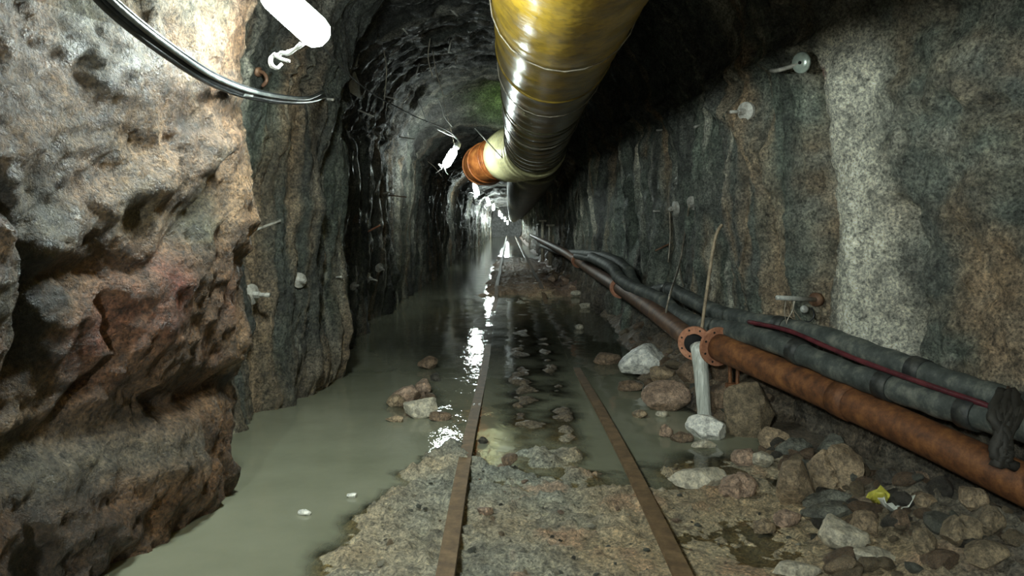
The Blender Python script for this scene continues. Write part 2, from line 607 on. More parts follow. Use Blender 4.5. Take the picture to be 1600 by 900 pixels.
    # soil toe behind the pipes
    d = d + (1 - left) * ss(0.75, 0.1, z) * 0.12
    return d


def wall_color(X, Y, Z):
    x, y, z = X, Y, Z
    left = x < 0.1
    brown = np.array([0.20, 0.128, 0.080]); tan = np.array([0.31, 0.225, 0.145]); grey = np.array([0.115, 0.118, 0.105])
    green = np.array([0.112, 0.130, 0.106]); red = np.array([0.20, 0.052, 0.045]); pale = np.array([0.52, 0.50, 0.42]); dark = np.array([0.035, 0.033, 0.034])
    orange = np.array([0.32, 0.16, 0.065])

    def mix(a, b_, f):
        f = np.clip(f, 0, 1)[..., None]
        return a * (1 - f) + b_ * f
    n1 = fbm(x * 1.3, y * 1.3, z * 1.3, 4, 101)
    n2 = fbm(x * 2.5, y * 2.5, z * 2.5, 4, 111)
    n3 = fbm(x * 5, y * 5, z * 5, 4, 121)
    near = 1 - ss(4.6, 5.0, y)
    base = np.zeros(x.shape + (3,)) + grey
    cl = mix(base, brown, 0.85 + 1.2 * n1)
    cl = mix(cl, tan, 1.4 * n2 + 0.15)
    cl = mix(cl, dark, -2.2 * n3 - 0.35)
    cl = mix(cl, green, 0.7 * ss(0.12, 0.4, -n1) )
    for (px, py, r, a) in ((260, 450, 0.13, 0.9), (240, 480, 0.2, 0.7), (200, 560, 0.2, 0.4), (345, 470, 0.12, 0.4), (330, 560, 0.15, 0.4), (60, 620, 0.2, 0.4)):
        c = lw(px, py)
        cl = mix(cl, red * 1.2, (1.3 * a * gauss(np.hypot(y - c[0], z - c[1]), r)) * (0.6 + 1.2 * n3))
    cl = mix(cl, dark, 1.0 * gauss(seg_d(y, z, [lw(0, 130), lw(90, 330), lw(140, 440), lw(160, 560)]), 0.11))
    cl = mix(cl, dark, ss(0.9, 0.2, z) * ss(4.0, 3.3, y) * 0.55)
    cl = mix(cl, orange * 0.75, ss(0.7, 0.3, z) * (0.25 + 1.1 * n2))
    cl = mix(cl, grey * 1.6, gauss(seg_d(y, z, [lw(110, 740), lw(200, 720), lw(300, 700)]), 0.12) * 0.8)
    cl = cl * np.array([0.74, 0.64, 0.55])
    cl = mix(cl, dark, gauss(np.hypot((y - lw(20, 60)[0]) / 1.2, z - lw(20, 60)[1]), 0.4) * 0.5)  # lamp falloff in the near upper corner, painted as darker rock
    # deeper walls: grey with pale and rusty runs
    run = fbm(x * 0, y * 4.5, z * 0.35, 4, 131)
    run2 = fbm(x * 0, y * 8, z * 0.5, 3, 141)
    deep = mix(base * 0.78, green, 0.4 + 1.5 * n1)
    deep = mix(deep, tan * 0.9, 2.3 * run - 0.25)
    deep = mix(deep, pale * 0.85, (3.6 * run2 - 0.6) * (0.75 + n1))
    deep = mix(deep, orange * 0.5, (1.3 * n2 - 0.5))
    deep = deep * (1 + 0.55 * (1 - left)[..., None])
    deep = mix(deep, dark, -1.8 * run - 0.35)
    deep = mix(deep, tan, left * gauss(y - 7.3, 0.5) * ss(0.55, 0.2, z) * 0.7)
    # right near wall: grey-green and beige
    cr = mix(base, green * 1.2, 0.5 + n1)
    cr = mix(cr, tan * 0.85, 1.6 * n2 + 0.35)
    cr = mix(cr, pale * 0.6, 1.8 * n3 - 0.2)
    cr = mix(cr, brown * 0.9, ss(1.6, 0.6, z) * ss(5.2, 4.2, y) * (0.05 + 0.8 * n2))
    cur = [rw(1345, 110), rw(1330, 250), rw(1352, 330), rw(1345, 430), rw(1365, 550)]
    dd = seg_d(y, z, cur) + 0.05 * n3
    cr = cr * 1.45
    cr = mix(cr, pale * (1.5), ss(0.44, 0.20, dd) * 0.92)
    cr = mix(cr, pale * 1.75, ss(0.26, 0.08, dd) * ss(2.4, 1.4, z))
    cr = mix(cr, pale * 0.75, ss(0.08, 0.03, seg_d(y, z, [rw(1290, 330), rw(1288, 420), rw(1298, 500)]) + 0.02 * n3))
    cr = mix(cr, red * 1.2, gauss(np.hypot(y - rw(1295, 115)[0], z - rw(1295, 115)[1]), 0.05))
    wl = (left * near)[..., None]; wr = ((1 - left) * (1 - ss(5.75, 6.1, y)))[..., None]
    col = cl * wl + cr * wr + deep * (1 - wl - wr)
    col = mix(col, np.array([0.14, 0.11, 0.08]) * (1 + 0.5 * n3[..., None]), (1 - left) * ss(0.75, 0.35, z + 0.2 * n2) * 0.85)
    # pale green face of the deep right wall
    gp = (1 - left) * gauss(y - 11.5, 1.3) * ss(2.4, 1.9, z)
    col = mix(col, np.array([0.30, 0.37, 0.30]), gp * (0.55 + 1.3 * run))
    # lamp-lit green patch of roof beside the duct, painted into the tint
    roof_lit = gauss(y - 15.6, 0.7) * gauss(x + 0.15, 0.55) * (z > 2.5)
    col = mix(col, np.array([0.22, 0.34, 0.10]), roof_lit * 0.95)
    # vault rock gets darker with height
    col = mix(col, dark * 1.7, ss(2.5, 3.1, z) * 0.55 * (1 - roof_lit))
    return np.clip(col, 0.008, 0.9)


BV = []      # (vertices, faces) of the solid setting for finding contact points


def grid_faces(n, m, flip=False):
    i = np.arange(n - 1)[:, None] * m + np.arange(m - 1)[None, :]
    f = np.stack([i, i + 1, i + m + 1, i + m], -1).reshape(-1, 4)
    return f[:, ::-1] if flip else f


def fast_mesh(name, V, Fc, mat, attrs=None):
    me = bpy.data.meshes.new(name)
    nv, nf = len(V), len(Fc)
    me.vertices.add(nv); me.vertices.foreach_set('co', V.astype(np.float32).ravel())
    me.loops.add(nf * 4); me.loops.foreach_set('vertex_index', Fc.astype(np.int32).ravel())
    me.polygons.add(nf)
    me.polygons.foreach_set('loop_start', np.arange(nf, dtype=np.int32) * 4)
    me.polygons.foreach_set('loop_total', np.full(nf, 4, dtype=np.int32))
    me.polygons.foreach_set('use_smooth', np.ones(nf, dtype=bool))
    me.update(calc_edges=True)
    for k, a in (attrs or {}).items():
        if a.ndim == 2:
            at = me.attributes.new(k, 'FLOAT_COLOR', 'POINT')
            at.data.foreach_set('color', np.concatenate([a, np.ones((nv, 1))], 1).astype(np.float32).ravel())
        else:
            at = me.attributes.new(k, 'FLOAT', 'POINT')
            at.data.foreach_set('value', a.astype(np.float32).ravel())
    me.materials.append(mat)
    o = bpy.data.objects.new(name, me)
    C.objects.link(o)
    return o


for side, nm in (('left', 'wall_left'), ('ceiling', 'ceiling'), ('right', 'wall_right')):
    X, Y, Z, nx, nz = wall_grid(side)
    d = displace(X, Y, Z, nx, nz)
    # small shift along the tunnel too, so the rock overhangs here and there
    dy = 0.05 * fbm(X * 3, Y * 3, Z * 3, 3, 61) + 0.012 * vnoise(X * 20, Y * 20, Z * 20, 66)
    col = wall_color(X, Y, Z)
    # broken edges near the seam keep both sides identical
    V = np.stack([X + nx * d, Y + dy, Z + nz * d + 0.02 * fbm(X * 6, Y * 6, Z * 6, 2, 71)], -1).reshape(-1, 3)
    Fc = grid_faces(*X.shape)
    o = fast_mesh(nm, V, Fc, M['vault' if side == 'ceiling' else 'wall'], {'tint': col.reshape(-1, 3)})
    tag(o, kind='structure')
    BV.append((V, Fc, nm))

# rock face closing the tunnel where it bends out of sight
ex, ez = np.meshgrid(np.linspace(-2.4, 2.6, 60), np.linspace(-0.4, 4.3, 60), indexing='ij')
V = np.stack([ex, 94.5 + 0.4 * fbm(ex, ex * 0, ez, 3, 91), ez], -1).reshape(-1, 3)
ecol = np.zeros((V.shape[0], 3)) + 0.3
o = fast_mesh('wall_back', V, grid_faces(60, 60, True), M['wall'], {'tint': ecol})
tag(o, kind='structure')

# ------------------------------------------------------------------ track bed
gx = np.arange(-2.6, 3.5, 0.022)
gy = np.concatenate([np.arange(-6, 2.2, 0.15), np.arange(2.2, 8, 0.02), np.arange(8, 24, 0.05), np.arange(24, 95, 0.35)])
RLX, RRX = -0.262, 0.715      # rail centre lines


def ground_h(x, y):
    n1 = fbm(x * 1.2, y * 1.2, 0 * x, 3, 201)
    n2 = fbm(x * 5, y * 5, 0 * x, 4, 211)
    n3 = fbm(x * 22, y * 22, 0 * x, 2, 221)
    # left bank of the near mud
    xe = np.interp(y, [2, 3.47, 4.36, 5.07, 5.6, 6.0], [-0.95, -0.88, -0.80, -0.62, -0.40, -0.2]) + 0.06 * n2
    land = ss(-0.22, 0.22, x - xe + 0.10 * n1 + 0.12 * n2) * (1 - ss(4.4, 5.5, y - 0.55 * n1 - 0.35 * n2 - 0.5 * gauss(x + 0.35, 0.2)))
    h = -0.16 + 0.185 * land
    calm = 1 - 0.7 * ss(0.75, 0.95, x) * (1 - ss(4.4, 4.9, y))
    h = h + (0.012 + 0.012 * land) * n2 * (0.5 + 0.5 * calm) + 0.018 * n3 * (0.4 + land) * calm 
    # pebbly roughness on the bed
    peb = np.maximum(0, vnoise(x * 34, y * 34, 0 * x, 231)) * 0.032 * land * ss(-0.15, 0.35, n1 + 0.35)
    h = h + peb
    # drowned bed between the rails rises in broken strips
    mid = gauss(x - 0.23, 0.55) * ss(4.6, 5.4, y) * (1 - ss(15.5, 16.5, y))
    h = h + mid * (0.128 + 0.05 * n2)
    strip = ss(5.0, 6.0, y) * (1 - ss(9.5, 12, y)) * (gauss(x - 0.10, 0.10) + gauss(x - 0.45, 0.09))
    h = h + strip * (0.035 + 0.045 * n2)
    # hump of stones in the left channel
    h = h + 0.17 * gauss(np.hypot((x + 0.80) / 0.30, (y - 6.75) / 0.75), 1.0) + 0.10 * gauss(np.hypot((x + 0.75) / 0.22, (y - 8.2) / 0.7), 1.0)
    # right side: wet shoal, then the rubble slope
    h = h + 0.155 * gauss((y - 5.0) / 0.45, 1) * ss(0.75, 1.2, x) * (1 - land)
    toe = np.interp(y, [2, 3.4, 4.2, 5.0, 5.8, 6.4, 7.5, 9, 12, 30], [1.35, 1.42, 1.55, 1.75, 1.62, 1.25, 1.05, 1.15, 1.25, 1.2])
    top = np.interp(y, [2, 4.0, 4.6, 5.0, 5.5, 6.5, 9, 30], [0.03, 0.05, 0.09, 0.20, 0.34, 0.30, 0.25, 0.15])
    h = h + (top + 0.13) * ss(-0.12, 0.75, x - toe - 0.1 * n1) * (1 + 0.35 * n2)
    xp = np.interp(y, [2, 3.1, 3.85, 4.58, 5.35, 6.25], [3.3, 2.74, 2.48, 2.21, 1.95, 1.64])
    h = np.where(x > xp - 0.45, np.minimum(h, h * (1 - ss(-0.4, -0.12, x - xp)) + 0.02), h) * (y < 6) + h * (y >= 6)
    # shallow puddles near the right
    h = h - 0.035 * gauss(np.hypot((x - 1.15) / 0.35, (y - 3.75) / 0.55), 1)
    h = h - 0.02 * gauss(np.hypot((x - 0.15) / 0.22, (y - 4.25) / 0.4), 1)
    # sand bank farther in
    b_ = ss(15.6, 17.4, y + 1.2 * n1 + 0.5 * n2) * (1 - ss(34, 38, y)) * ss(-0.75, -0.35, x + 0.2 * n1)
    h = h + (0.23 + 0.05 * n1 + 0.06 * n2) * b_
    h = h + 0.14 * ss(38, 40, y) * (1 - ss(46, 48, y)) * ss(-0.8, -0.3, x) + 0.15 * ss(53, 55, y) * ss(-0.9, -0.3, x)
    # deep foot against the left wall
    h = h - 0.05 * ss(-1.2, -1.6, x)
    return h


def ground_color(x, y, h):
    n1 = fbm(x * 1.1, y * 1.1, 0 * x, 4, 301); n2 = fbm(x * 4, y * 4, 0 * x, 4, 311); n3 = fbm(x * 14, y * 14, 0 * x, 3, 321)
    grey = np.array([0.20, 0.205, 0.175]); tan = np.array([0.31, 0.235, 0.145]); dk = np.array([0.05, 0.048, 0.042]); red = np.array([0.36, 0.20, 0.12]); silt = np.array([0.30, 0.29, 0.21])

    def mix(a, b_, f):
        f = np.clip(f, 0, 1)[..., None]
        return a * (1 - f) + b_ * f
    c = np.zeros(x.shape + (3,)) + grey
    right = ss(0.5, 0.9, x)
    c = mix(c, tan, 0.35 + 1.2 * n1 + 0.55 * right + 0.3 * gauss(x - 0.55, 0.2))
    c = mix(c, silt, ss(0.03, -0.03, h) * 0.7)
    c = mix(c, dk, ss(0.2, 0.6, n3) * 0.55)
    c = mix(c, red, (ss(0.15, 0.45, n2) * 0.45) * (x > 0))
    c = mix(c, dk * 1.3, ss(1.55, 2.0, x) * 0.75)
    c = mix(c, np.array([0.085, 0.062, 0.042]), ss(5.2, 6.2, y) * (1 - ss(14, 16, y)) * 0.85)
    c = mix(c, np.array([0.26, 0.17, 0.11]), ss(16, 17, y) * 0.85)
    c = mix(c, np.array([0.12, 0.075, 0.06]), ss(16, 17, y) * ss(0.7, 1.1, x) * 0.8)
    return np.clip(c * 1.85, 0.01, 0.9)


GX, GY = np.meshgrid(gx, gy, indexing='ij')
GH = ground_h(GX, GY)
V = np.stack([GX, GY, GH], -1).reshape(-1, 3)
Fc = grid_faces(*GX.shape, flip=True)
o = fast_mesh('floor', V, Fc, M['ground'], {'tint': ground_color(GX, GY, GH).reshape(-1, 3)})
tag(o, kind='structure')
BV.append((V, Fc, 'floor'))

# water sheet
wx = np.arange(-2.6, 2.4, 0.05); wy = np.concatenate([np.arange(-6, 2.2, 0.25), np.arange(2.2, 24, 0.05), np.arange(24, 95, 0.5)])
WX, WY = np.meshgrid(wx, wy, indexing='ij')
wh = ground_h(WX, WY)
dep = np.clip((0.0 - wh) / 0.07, 0, 1)
dep = dep * 0.93
dim_pool = ss(7.2, 9.8, WY) * (1 - ss(15.5, 16.5, WY))
dep = dep * (1 - 0.62 * dim_pool * ss(-1.4, -0.6, WX + 0.5 * ss(8, 10, WY)))  # murk cut over the middle pool to paint its dim light
rip = 0.04 + 0.22 * gauss(np.hypot((WX + 0.55) / 0.5, (WY - 7.5) / 3.2), 1) + 0.10 * ss(14, 18, WY)
rip = rip + 0.10 * gauss(np.hypot((WX - 1.5) / 0.3, (WY - 6.2) / 0.4), 1)
V = np.stack([WX, WY, 0 * WX], -1).reshape(-1, 3)
o = fast_mesh('flood_water', V, grid_faces(*WX.shape, flip=True), M['water'], {'depth': dep.ravel(), 'ripple': rip.ravel()})
tag(o, 'murky grey-green flood water lying over the track bed', 'water', kind='stuff')

trees = {nm: BVHTree.FromPolygons(V_.tolist(), F_.tolist()) for V_, F_, nm in BV}


def hit(px, py, names=('wall_left', 'ceiling', 'wall_right', 'floor'), off=0.0):
    o_ = Vector((0, 0, H)); d = (P(px, py, 1.0) - o_).normalized()
    best = None
    for n in names:
        loc, nrm, _, dist = trees[n].ray_cast(o_, d)
        if loc is not None and (best is None or dist < best[2]):
            best = (loc, nrm, dist)
    if best is None:
        return P(px, py, 20), Vector((0, -1, 0)), 20
    loc, nrm, dist = best
    if nrm.dot(d) > 0:
        nrm = -nrm
    return loc + nrm * off, nrm, dist


def floor_z(x, y):
    return float(ground_h(np.array([float(x)]), np.array([float(y)]))[0])


# ------------------------------------------------------------------ lamps
def capsule(p0, p1, r, seg=10, nl=3):
    p0, p1 = Vector(p0), Vector(p1)
    t = (p1 - p0).normalized()
    pts = []; rr = []
    for k in range(nl + 1):
        a = math.pi / 2 * k / nl
        pts.append(p0 - t * r * math.cos(a)); rr.append(max(0.004, r * math.sin(a)))
    for k in range(nl + 1):
        a = math.pi / 2 * k / nl
        pts.append(p1 + t * r * math.sin(a)); rr.append(max(0.004, r * math.cos(a)))
    return tube(pts, rr, seg)


def lamp(loc, label, glow_m, dirv, s=1.0, tangle=True, seed=0):
    """bulb hanging from a batten, with twisted white flex"""
    loc = Vector(loc); dv = Vector(dirv).normalized()
    e = empty('tunnel_lamp', loc, label, 'lamp', 'lamps strung along the left side of the roof')
    mk('bulb', *capsule(loc - dv * 0.09 * s, loc + dv * 0.09 * s, 0.062 * s), glow_m, e)
    neck = loc - dv * 0.16 * s
    mk('lamp_holder', *tube([neck, neck - dv * 0.05 * s, neck - dv * 0.10 * s], [0.045 * s, 0.05 * s, 0.035 * s], 12), M['white_plastic'], e)
    rnd = random.Random(seed)
    top = neck - dv * 0.1 * s
    wp = [top, top + Vector((-0.06, 0.03, 0.08)) * s, top + Vector((-0.16, 0.05, 0.12)) * s, top + Vector((-0.32, 0.06, 0.20)) * s]
    mk('flex', *tube(spline(wp, 6), 0.008 * s, 6), M['wire_white'], e)
    up = trees['ceiling'].ray_cast(neck, Vector((-0.25, 0, 1)))[0]
    if up is not None:
        mk('hanger', *tube([neck, up], 0.005, 6), M['wire'], e)
    if tangle:
        g = G()
        for k in range(4):
            q = [loc + dv * 0.05 * s + Vector((rnd.uniform(-0.1, 0.0), rnd.uniform(-0.05, 0.05), -0.07)) * s]
            for j in range(4):
                q.append(q[-1] + Vector((rnd.uniform(-0.09, 0.05), rnd.uniform(-0.03, 0.03), rnd.uniform(-0.06, 0.03))) * s)
            g.add(*tube(spline(q, 5), 0.006 * s, 6))
        mk('wire_tangle', g.v, g.f, M['wire_white'], e)
    return e


lamp(P(462, 22, 4.0), 'brightest nearest lamp glaring by the left wall above the black cables', M['glow_near'], (0.55, 0, -0.5), 1.35, False, 1)
l1 = P(462, 22, 4.0)
g = G()
for pts in ([(487, 55), (470, 72), (448, 82), (428, 88), (424, 98), (432, 107), (440, 100)],
            [(470, 68), (452, 84), (440, 82), (436, 90)],
            [(428, 86), (440, 92), (452, 96)],
            [(430, 84), (422, 92), (424, 104), (436, 106)]):
    g.add(*tube(spline([P(a, b_, 3.98 + 0.03 * math.sin(a)) for a, b_ in pts], 6), 0.0085, 8))
mk('wire_tangle', g.v, g.f, M['wire_white'], bpy.data.objects['tunnel_lamp'])
lamp_px = [(703, 247, 15.0, 'second lamp along the left roof, hanging left of the orange rusty duct'),
           (744, 297, 27.5, 'third lamp from the front, below the orange rusty duct'),
           (763, 315, 40.0, 'fourth lamp in the string, small and round, deep in the tunnel')]
for k, (a, b_, D, lb) in enumerate(lamp_px):
    lamp(P(a, b_, D), lb, M['glow_far'], (-0.35, 0.0, -0.6) if k == 0 else (0.2, 0, -0.6), 1.3 if k == 0 else 1.35, True, 10 + k)
far_lb = ['farther lamps in a close row where the string meets the tunnel end'] * 6
for k, (a, b_, D) in enumerate([(771, 324, 52), (780.5, 334, 62), (784, 338, 70), (789, 343, 78), (793, 348, 88)]):
    lamp(P(a, b_, D), 'one of the tiny far lamps crowding together at the end of the string', M['glow_end'], (0, 0, -1), 1.3, False, 30 + k)
# unseen fill lamp added behind the camera to brighten the foreground
lamp((-1.35, -2.4, 2.6), 'added fill lamp behind the viewer, out of view', M['glow_fill'], (0.4, 0, -0.6), 1.35, False, 50)

# lamp string cable along the roof
pts = [P(395, -40, 3.4), P(420, 5, 3.9) + Vector((0, 0, 0.1)), P(560, 130, 7), P(640, 178, 10), P(712, 214, 15), P(745, 262, 21), P(748, 288, 27.5), P(768, 312, 40)]
o = mk('lamp_cable', *tube(spline(pts, 10), 0.008, 6), M['cable_matt'], loc=pts[0])
tag(o, 'thin dark cable feeding the string of lamps along the left roof', 'cable')

# ------------------------------------------------------------------ yellow ventilation duct
pth = [(0.42, -6.0, 3.12), (0.40, -2.0, 3.1), (0.40, 2.0, 3.1), (0.39, 4.5, 3.11), (0.41, 7.0, 3.12), (0.43, 9.5, 3.1), (0.45, 12.0, 3.0), (0.47, 14.2, 2.86)]
RD = 0.52
cl = spline(pth, 36)
e = empty('ventilation_duct', cl[0], 'large yellow ventilation duct slung under the roof above the track', 'duct')
n = len(cl)
rad = []
tint = []
for i, p in enumerate(cl):
    t = i / (n - 1)
    w = 0.5 + 0.5 * math.cos(p.y * 2 * math.pi / 0.42)
    amp = 0.0 + 0.028 * float(ss(8.0, 11.0, np.array(p.y)))
    rad.append(RD * (1 + 0.01 * math.sin(i * 0.7)) - amp * (w ** 3))
seg = 48
v, f = tube(cl, rad, seg, cap=False, jit=0.004, seed=3)
o = mk('duct_skin', v, f, M['duct'], e)
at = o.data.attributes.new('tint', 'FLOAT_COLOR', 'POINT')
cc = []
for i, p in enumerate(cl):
    k = 1 - 0.55 * float(ss(6.0, 8.5, np.array(p.y)))  # shade on the far half painted as a darker tint
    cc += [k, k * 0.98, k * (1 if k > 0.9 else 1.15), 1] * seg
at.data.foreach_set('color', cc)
# spiral hoops on the far half
ring_i = [i for i in range(n) if cl[i].y > 9.6][::6]
for i in ring_i[:-1]:
    t = (cl[min(i + 1, n - 1)] - cl[i - 1]).normalized()
    v, f = hollow(cl[i] - t * 0.012, cl[i] + t * 0.012, rad[i] + 0.022, rad[i] - 0.02, 48)
    mk('hoop', v, f, M['ring'], e)
# seam bands on the near half
for yy in (7.2,):
    i = min(range(n), key=lambda k: abs(cl[k].y - yy))
    t = (cl[i + 1] - cl[i - 1]).normalized()
    v, f = hollow(cl[i] - t * 0.03, cl[i] + t * 0.03, rad[i] + 0.012, rad[i] - 0.02, 48)
    ob = mk('seam_band', v, f, M['duct'], e)
    a2 = ob.data.attributes.new('tint', 'FLOAT_COLOR', 'POINT'); a2.data.foreach_set('color', [0.4, 0.4, 0.4, 1] * len(ob.data.vertices))
# elbow at its end, lamp glare painted pale yellow, swinging left to the rusty pipe
endp = cl[-1]
el = spline([endp - Vector((0, 0.25, 0)), endp + Vector((-0.02, 0.3, -0.01)), P(815, 238, 15.0), P(795, 243, 15.7)], 8)
nn = len(el)
mk('elbow', *tube(el, [0.53 + 0.02 * math.sin(k * 1.3) for k in range(nn)], 40), M['lit_yellow'], e)
# hangers
for i in (90, 125, 160, 200, 235):
    if i < n:
        p = cl[i]
        g = G()
        a0 = [p + Vector((math.cos(a) * (RD + 0.015), 0, math.sin(a) * (RD + 0.015))) for a in np.linspace(0, 2 * math.pi, 25)]
        g.add(*tube(a0, 0.006, 6))
        topz, _, _, _ = trees['ceiling'].ray_cast(p + Vector((0, 0, 0.1)), Vector((0, 0, 1)))
        if topz is not None:
            g.add(*tube([p + Vector((0, 0, RD)), topz + Vector((0, 0, 0.03))], 0.006, 6))
        mk('hanger', g.v, g.f, M['wire'], e)

# rusty pipe joined to the elbow
c0 = P(797, 243, 15.6); c1 = P(778, 247, 16.0); c2 = P(760, 254, 16.3)
e2 = empty('rusty_duct', c2, 'orange rusty sheet-metal duct elbow left of the yellow duct end', 'duct')
pp = spline([c0, c1, c2, c2 + Vector((-0.10, 0.5, -0.02)), c2 + Vector((0.0, 1.2, -0.02))], 8)
mk('elbow_shell', *tube(pp, 0.40, 32), M['duct_rust'], e2)
for k in (3, 7, 11, 16, 22):
    t = (pp[k + 1] - pp[k - 1]).normalized()
    mk('rolled_seam', *hollow(pp[k] - t * 0.02, pp[k] + t * 0.02, 0.425, 0.39, 32), M['duct_rust'], e2)
g = G()
for a, b_, c_ in (((742, 200), (785, 247), 14.6),):
    g.add(*tube([P(a[0], a[1], c_), P(b_[0], b_[1], c_)], 0.012, 6))
mk('stay_rod', g.v, g.f, M['white_metal'], e2)
# duct going on into the dark
fp = spline([P(838, 246, 15.0), P(826, 280, 19), P(817, 305, 26), P(809, 325, 40), P(804, 337, 70), P(802, 340, 90)], 14)
o = mk('distant_duct', *tube(fp, [0.50 + 0.015 * math.cos(k * 2.2) for k in range(len(fp))], 32), M['duct_far'], loc=fp[0])
tag(o, 'dim olive duct running on behind the yellow duct into the dark', 'duct')


# ------------------------------------------------------------------ rails
def rail_profile():
    # head, web and foot, in metres, top at 0
    return [(-0.034, 0), (0.034, 0), (0.036, -0.022), (0.010, -0.032), (0.009, -0.085), (0.052, -0.100), (0.052, -0.110),
            (-0.052, -0.110), (-0.052, -0.100), (-0.009, -0.085), (-0.010, -0.032), (-0.036, -0.022)]


def rail(xc, ytops, label, wob):
    yy = np.concatenate([np.arange(1.0, 10, 0.2), np.arange(10, 95, 1.0)])
    pr = rail_profile()
    v = []; f = []; fm = []
    for y in yy:
        zt = float(np.interp(y, [a for a, _ in ytops], [b for _, b in ytops]))
        x = xc + wob * math.sin(y * 0.9) * 0.008
        for (a, b_) in pr:
            v.append((x + a * 1.12, y, zt + b_))
    k = len(pr)
    for i in range(len(yy) - 1):
        for j in range(k):
            f.append((i * k + j, i * k + (j + 1) % k, (i + 1) * k + (j + 1) % k, (i + 1) * k + j))
            fm.append(1 if j in (0, 1, 11) else 0)
    f.append(tuple(range(k))); fm.append(0)
    e = empty('rail', (xc, 1.0, ytops[0][1]), label, 'rail', 'the two rails of the mine track')
    mk('running_rail', v, f, None, e, smooth=False, mats=[M['rail'], M['rail_head']], fmat=fm)
    return e


eL = rail(RLX, [(1, 0.075), (4.5, 0.07), (5.6, 0.05), (6.5, 0.022), (7.4, 0.006), (9, 0.002), (12, -0.004), (16, 0.005), (18, 0.12), (30, 0.14), (95, 0.14)],
          'left rail, brown and muddy, running down the middle of the flood', 1)
eR = rail(RRX, [(1, 0.075), (4.5, 0.07), (6.5, 0.045), (7.5, 0.02), (9, -0.015), (15, -0.01), (17, 0.13), (30, 0.15), (95, 0.15)],
          'right rail, nearer to the rusty pipe and the rubble', -1)
# joint bars on the left rail
for s in (-1, 1):
    mk('fishplate', *box((RLX + s * 0.022, 6.35, 0.0), 0.018, 0.5, 0.045), M['rail'], eL, smooth=False)
for yy in (6.2, 6.5):
    mk('bolt', *tube([(RLX - 0.045, yy, 0.003), (RLX + 0.045, yy, 0.003)], 0.011, 6), M['rust'], eL, smooth=False)


# ------------------------------------------------------------------ pipes on the right
def Rd(px, off):
    D = 5.0
    for _ in range(60):
        D = 0.5 * D + 0.5 * (float(XR(np.array(D))) - off) * F / (px - VX)
    return D


fl_near = P(1123, 542, 6.12)
near_pts = [fl_near, P(1250, 596, 5.35), P(1400, 662, 4.58), P(1600, 757, 3.85), P(1900, 900, 3.1)]
npth = spline(near_pts, 12)
e = empty('rusty_pipe', near_pts[0], 'thick rusty pipe running from the flange pair to the right foreground', 'pipe')
mk('pipe_barrel', *tube(npth, 0.103, 28, jit=0.01), M['rust'], e)
t = (npth[1] - npth[0]).normalized()


def flange(p, t, ro, ri, parent, holes=8, mat='rust_flange', th=0.03):
    fo = mk('flange', *hollow(p - t * th / 2, p + t * th / 2, ro, ri, 32), M[mat], parent, loc=p, smooth=False)
    u = t.cross(Vector((0, 0, 1))).normalized(); w = t.cross(u)
    for k in range(holes):
        a = 2 * math.pi * (k + 0.5) / holes
        c = p + (u * math.cos(a) + w * math.sin(a)) * (ro * 0.82)
        v, f = tube([c - t * (th / 2 + 0.002), c + t * (th / 2 + 0.002)], ro * 0.06, 8)
        off = fo.location + parent.location
        me = bpy.data.meshes.new('bolt_hole')
        me.from_pydata([tuple(Vector(q) - off) for q in v], [], f)
        me.materials.append(M['hole'])
        ob = bpy.data.objects.new('bolt_hole', me); C.objects.link(ob); ob.parent = fo
    return fo


tf = Vector((-0.78, -0.62, -0.05)).normalized()
flange(fl_near - t * 0.01, (t + Vector((-0.12, -0.1, 0))).normalized(), 0.15, 0.08, e)
mk('inner_lip', *tube([fl_near - t * 0.035, fl_near + t * 0.01], 0.09, 24), M['rust'], e)
for px_, py_ in ((1325, 629),):
    i = min(range(len(npth)), key=lambda k: abs((npth[k].x / npth[k].y * F + VX) - px_))
    tt = (npth[i + 1] - npth[i - 1]).normalized()
    mk('coupling', *hollow(npth[i] - tt * 0.07, npth[i] + tt * 0.07, 0.111, 0.095, 28), M['rust'], e)
# chain-like stand below
sp = P(1146, 585, 6.0)
g = G()
g.add(*tube([P(1140, 560, 6.08), P(1141, 600, 6.08)], 0.014, 8)); g.add(*tube([P(1153, 562, 6.0), P(1152, 604, 6.0)], 0.014, 8)); g.add(*box(P(1147, 602, 6.03), 0.12, 0.06, 0.03))
mk('stand', g.v, g.f, M['rust'], e, smooth=False)

fl_far = P(1084, 535, 6.36)
far_pts = [fl_far, P(1050, 508, 7.1), P(1010, 478, 8.2), P(972, 452, 9.6), P(930, 426, 12.5), P(885, 396, 17), P(850, 378, 26), P(830, 368, 45)]
fpth = spline(far_pts, 12)
e = empty('rusty_pipe', far_pts[0], 'rusty pipe from the tunnel depth ending in the open flange that spills water', 'pipe')
mk('pipe_barrel', *tube(fpth, 0.085, 24, jit=0.01), M['rust_far'], e)
td = (fpth[0] - fpth[1]).normalized()
tface = Vector((-0.45, -0.9, -0.06)).normalized()
flange(fl_far + Vector((0, -0.05, 0)), tface, 0.135, 0.078, e)
mk('bore', *tube([fl_far + Vector((0, -0.045, 0)), fl_far + Vector((0, -0.02, 0))], 0.084, 24), M['hole'], e)
for px_ in (968, 905):
    i = min(range(len(fpth)), key=lambda k: abs((fpth[k].x / fpth[k].y * F + VX) - px_))
    tt = (fpth[i + 1] - fpth[i - 1]).normalized()
    mk('joint_flange', *hollow(fpth[i] - tt * 0.035, fpth[i] + tt * 0.035, 0.125, 0.08, 24), M['rust_flange'], e, smooth=False)

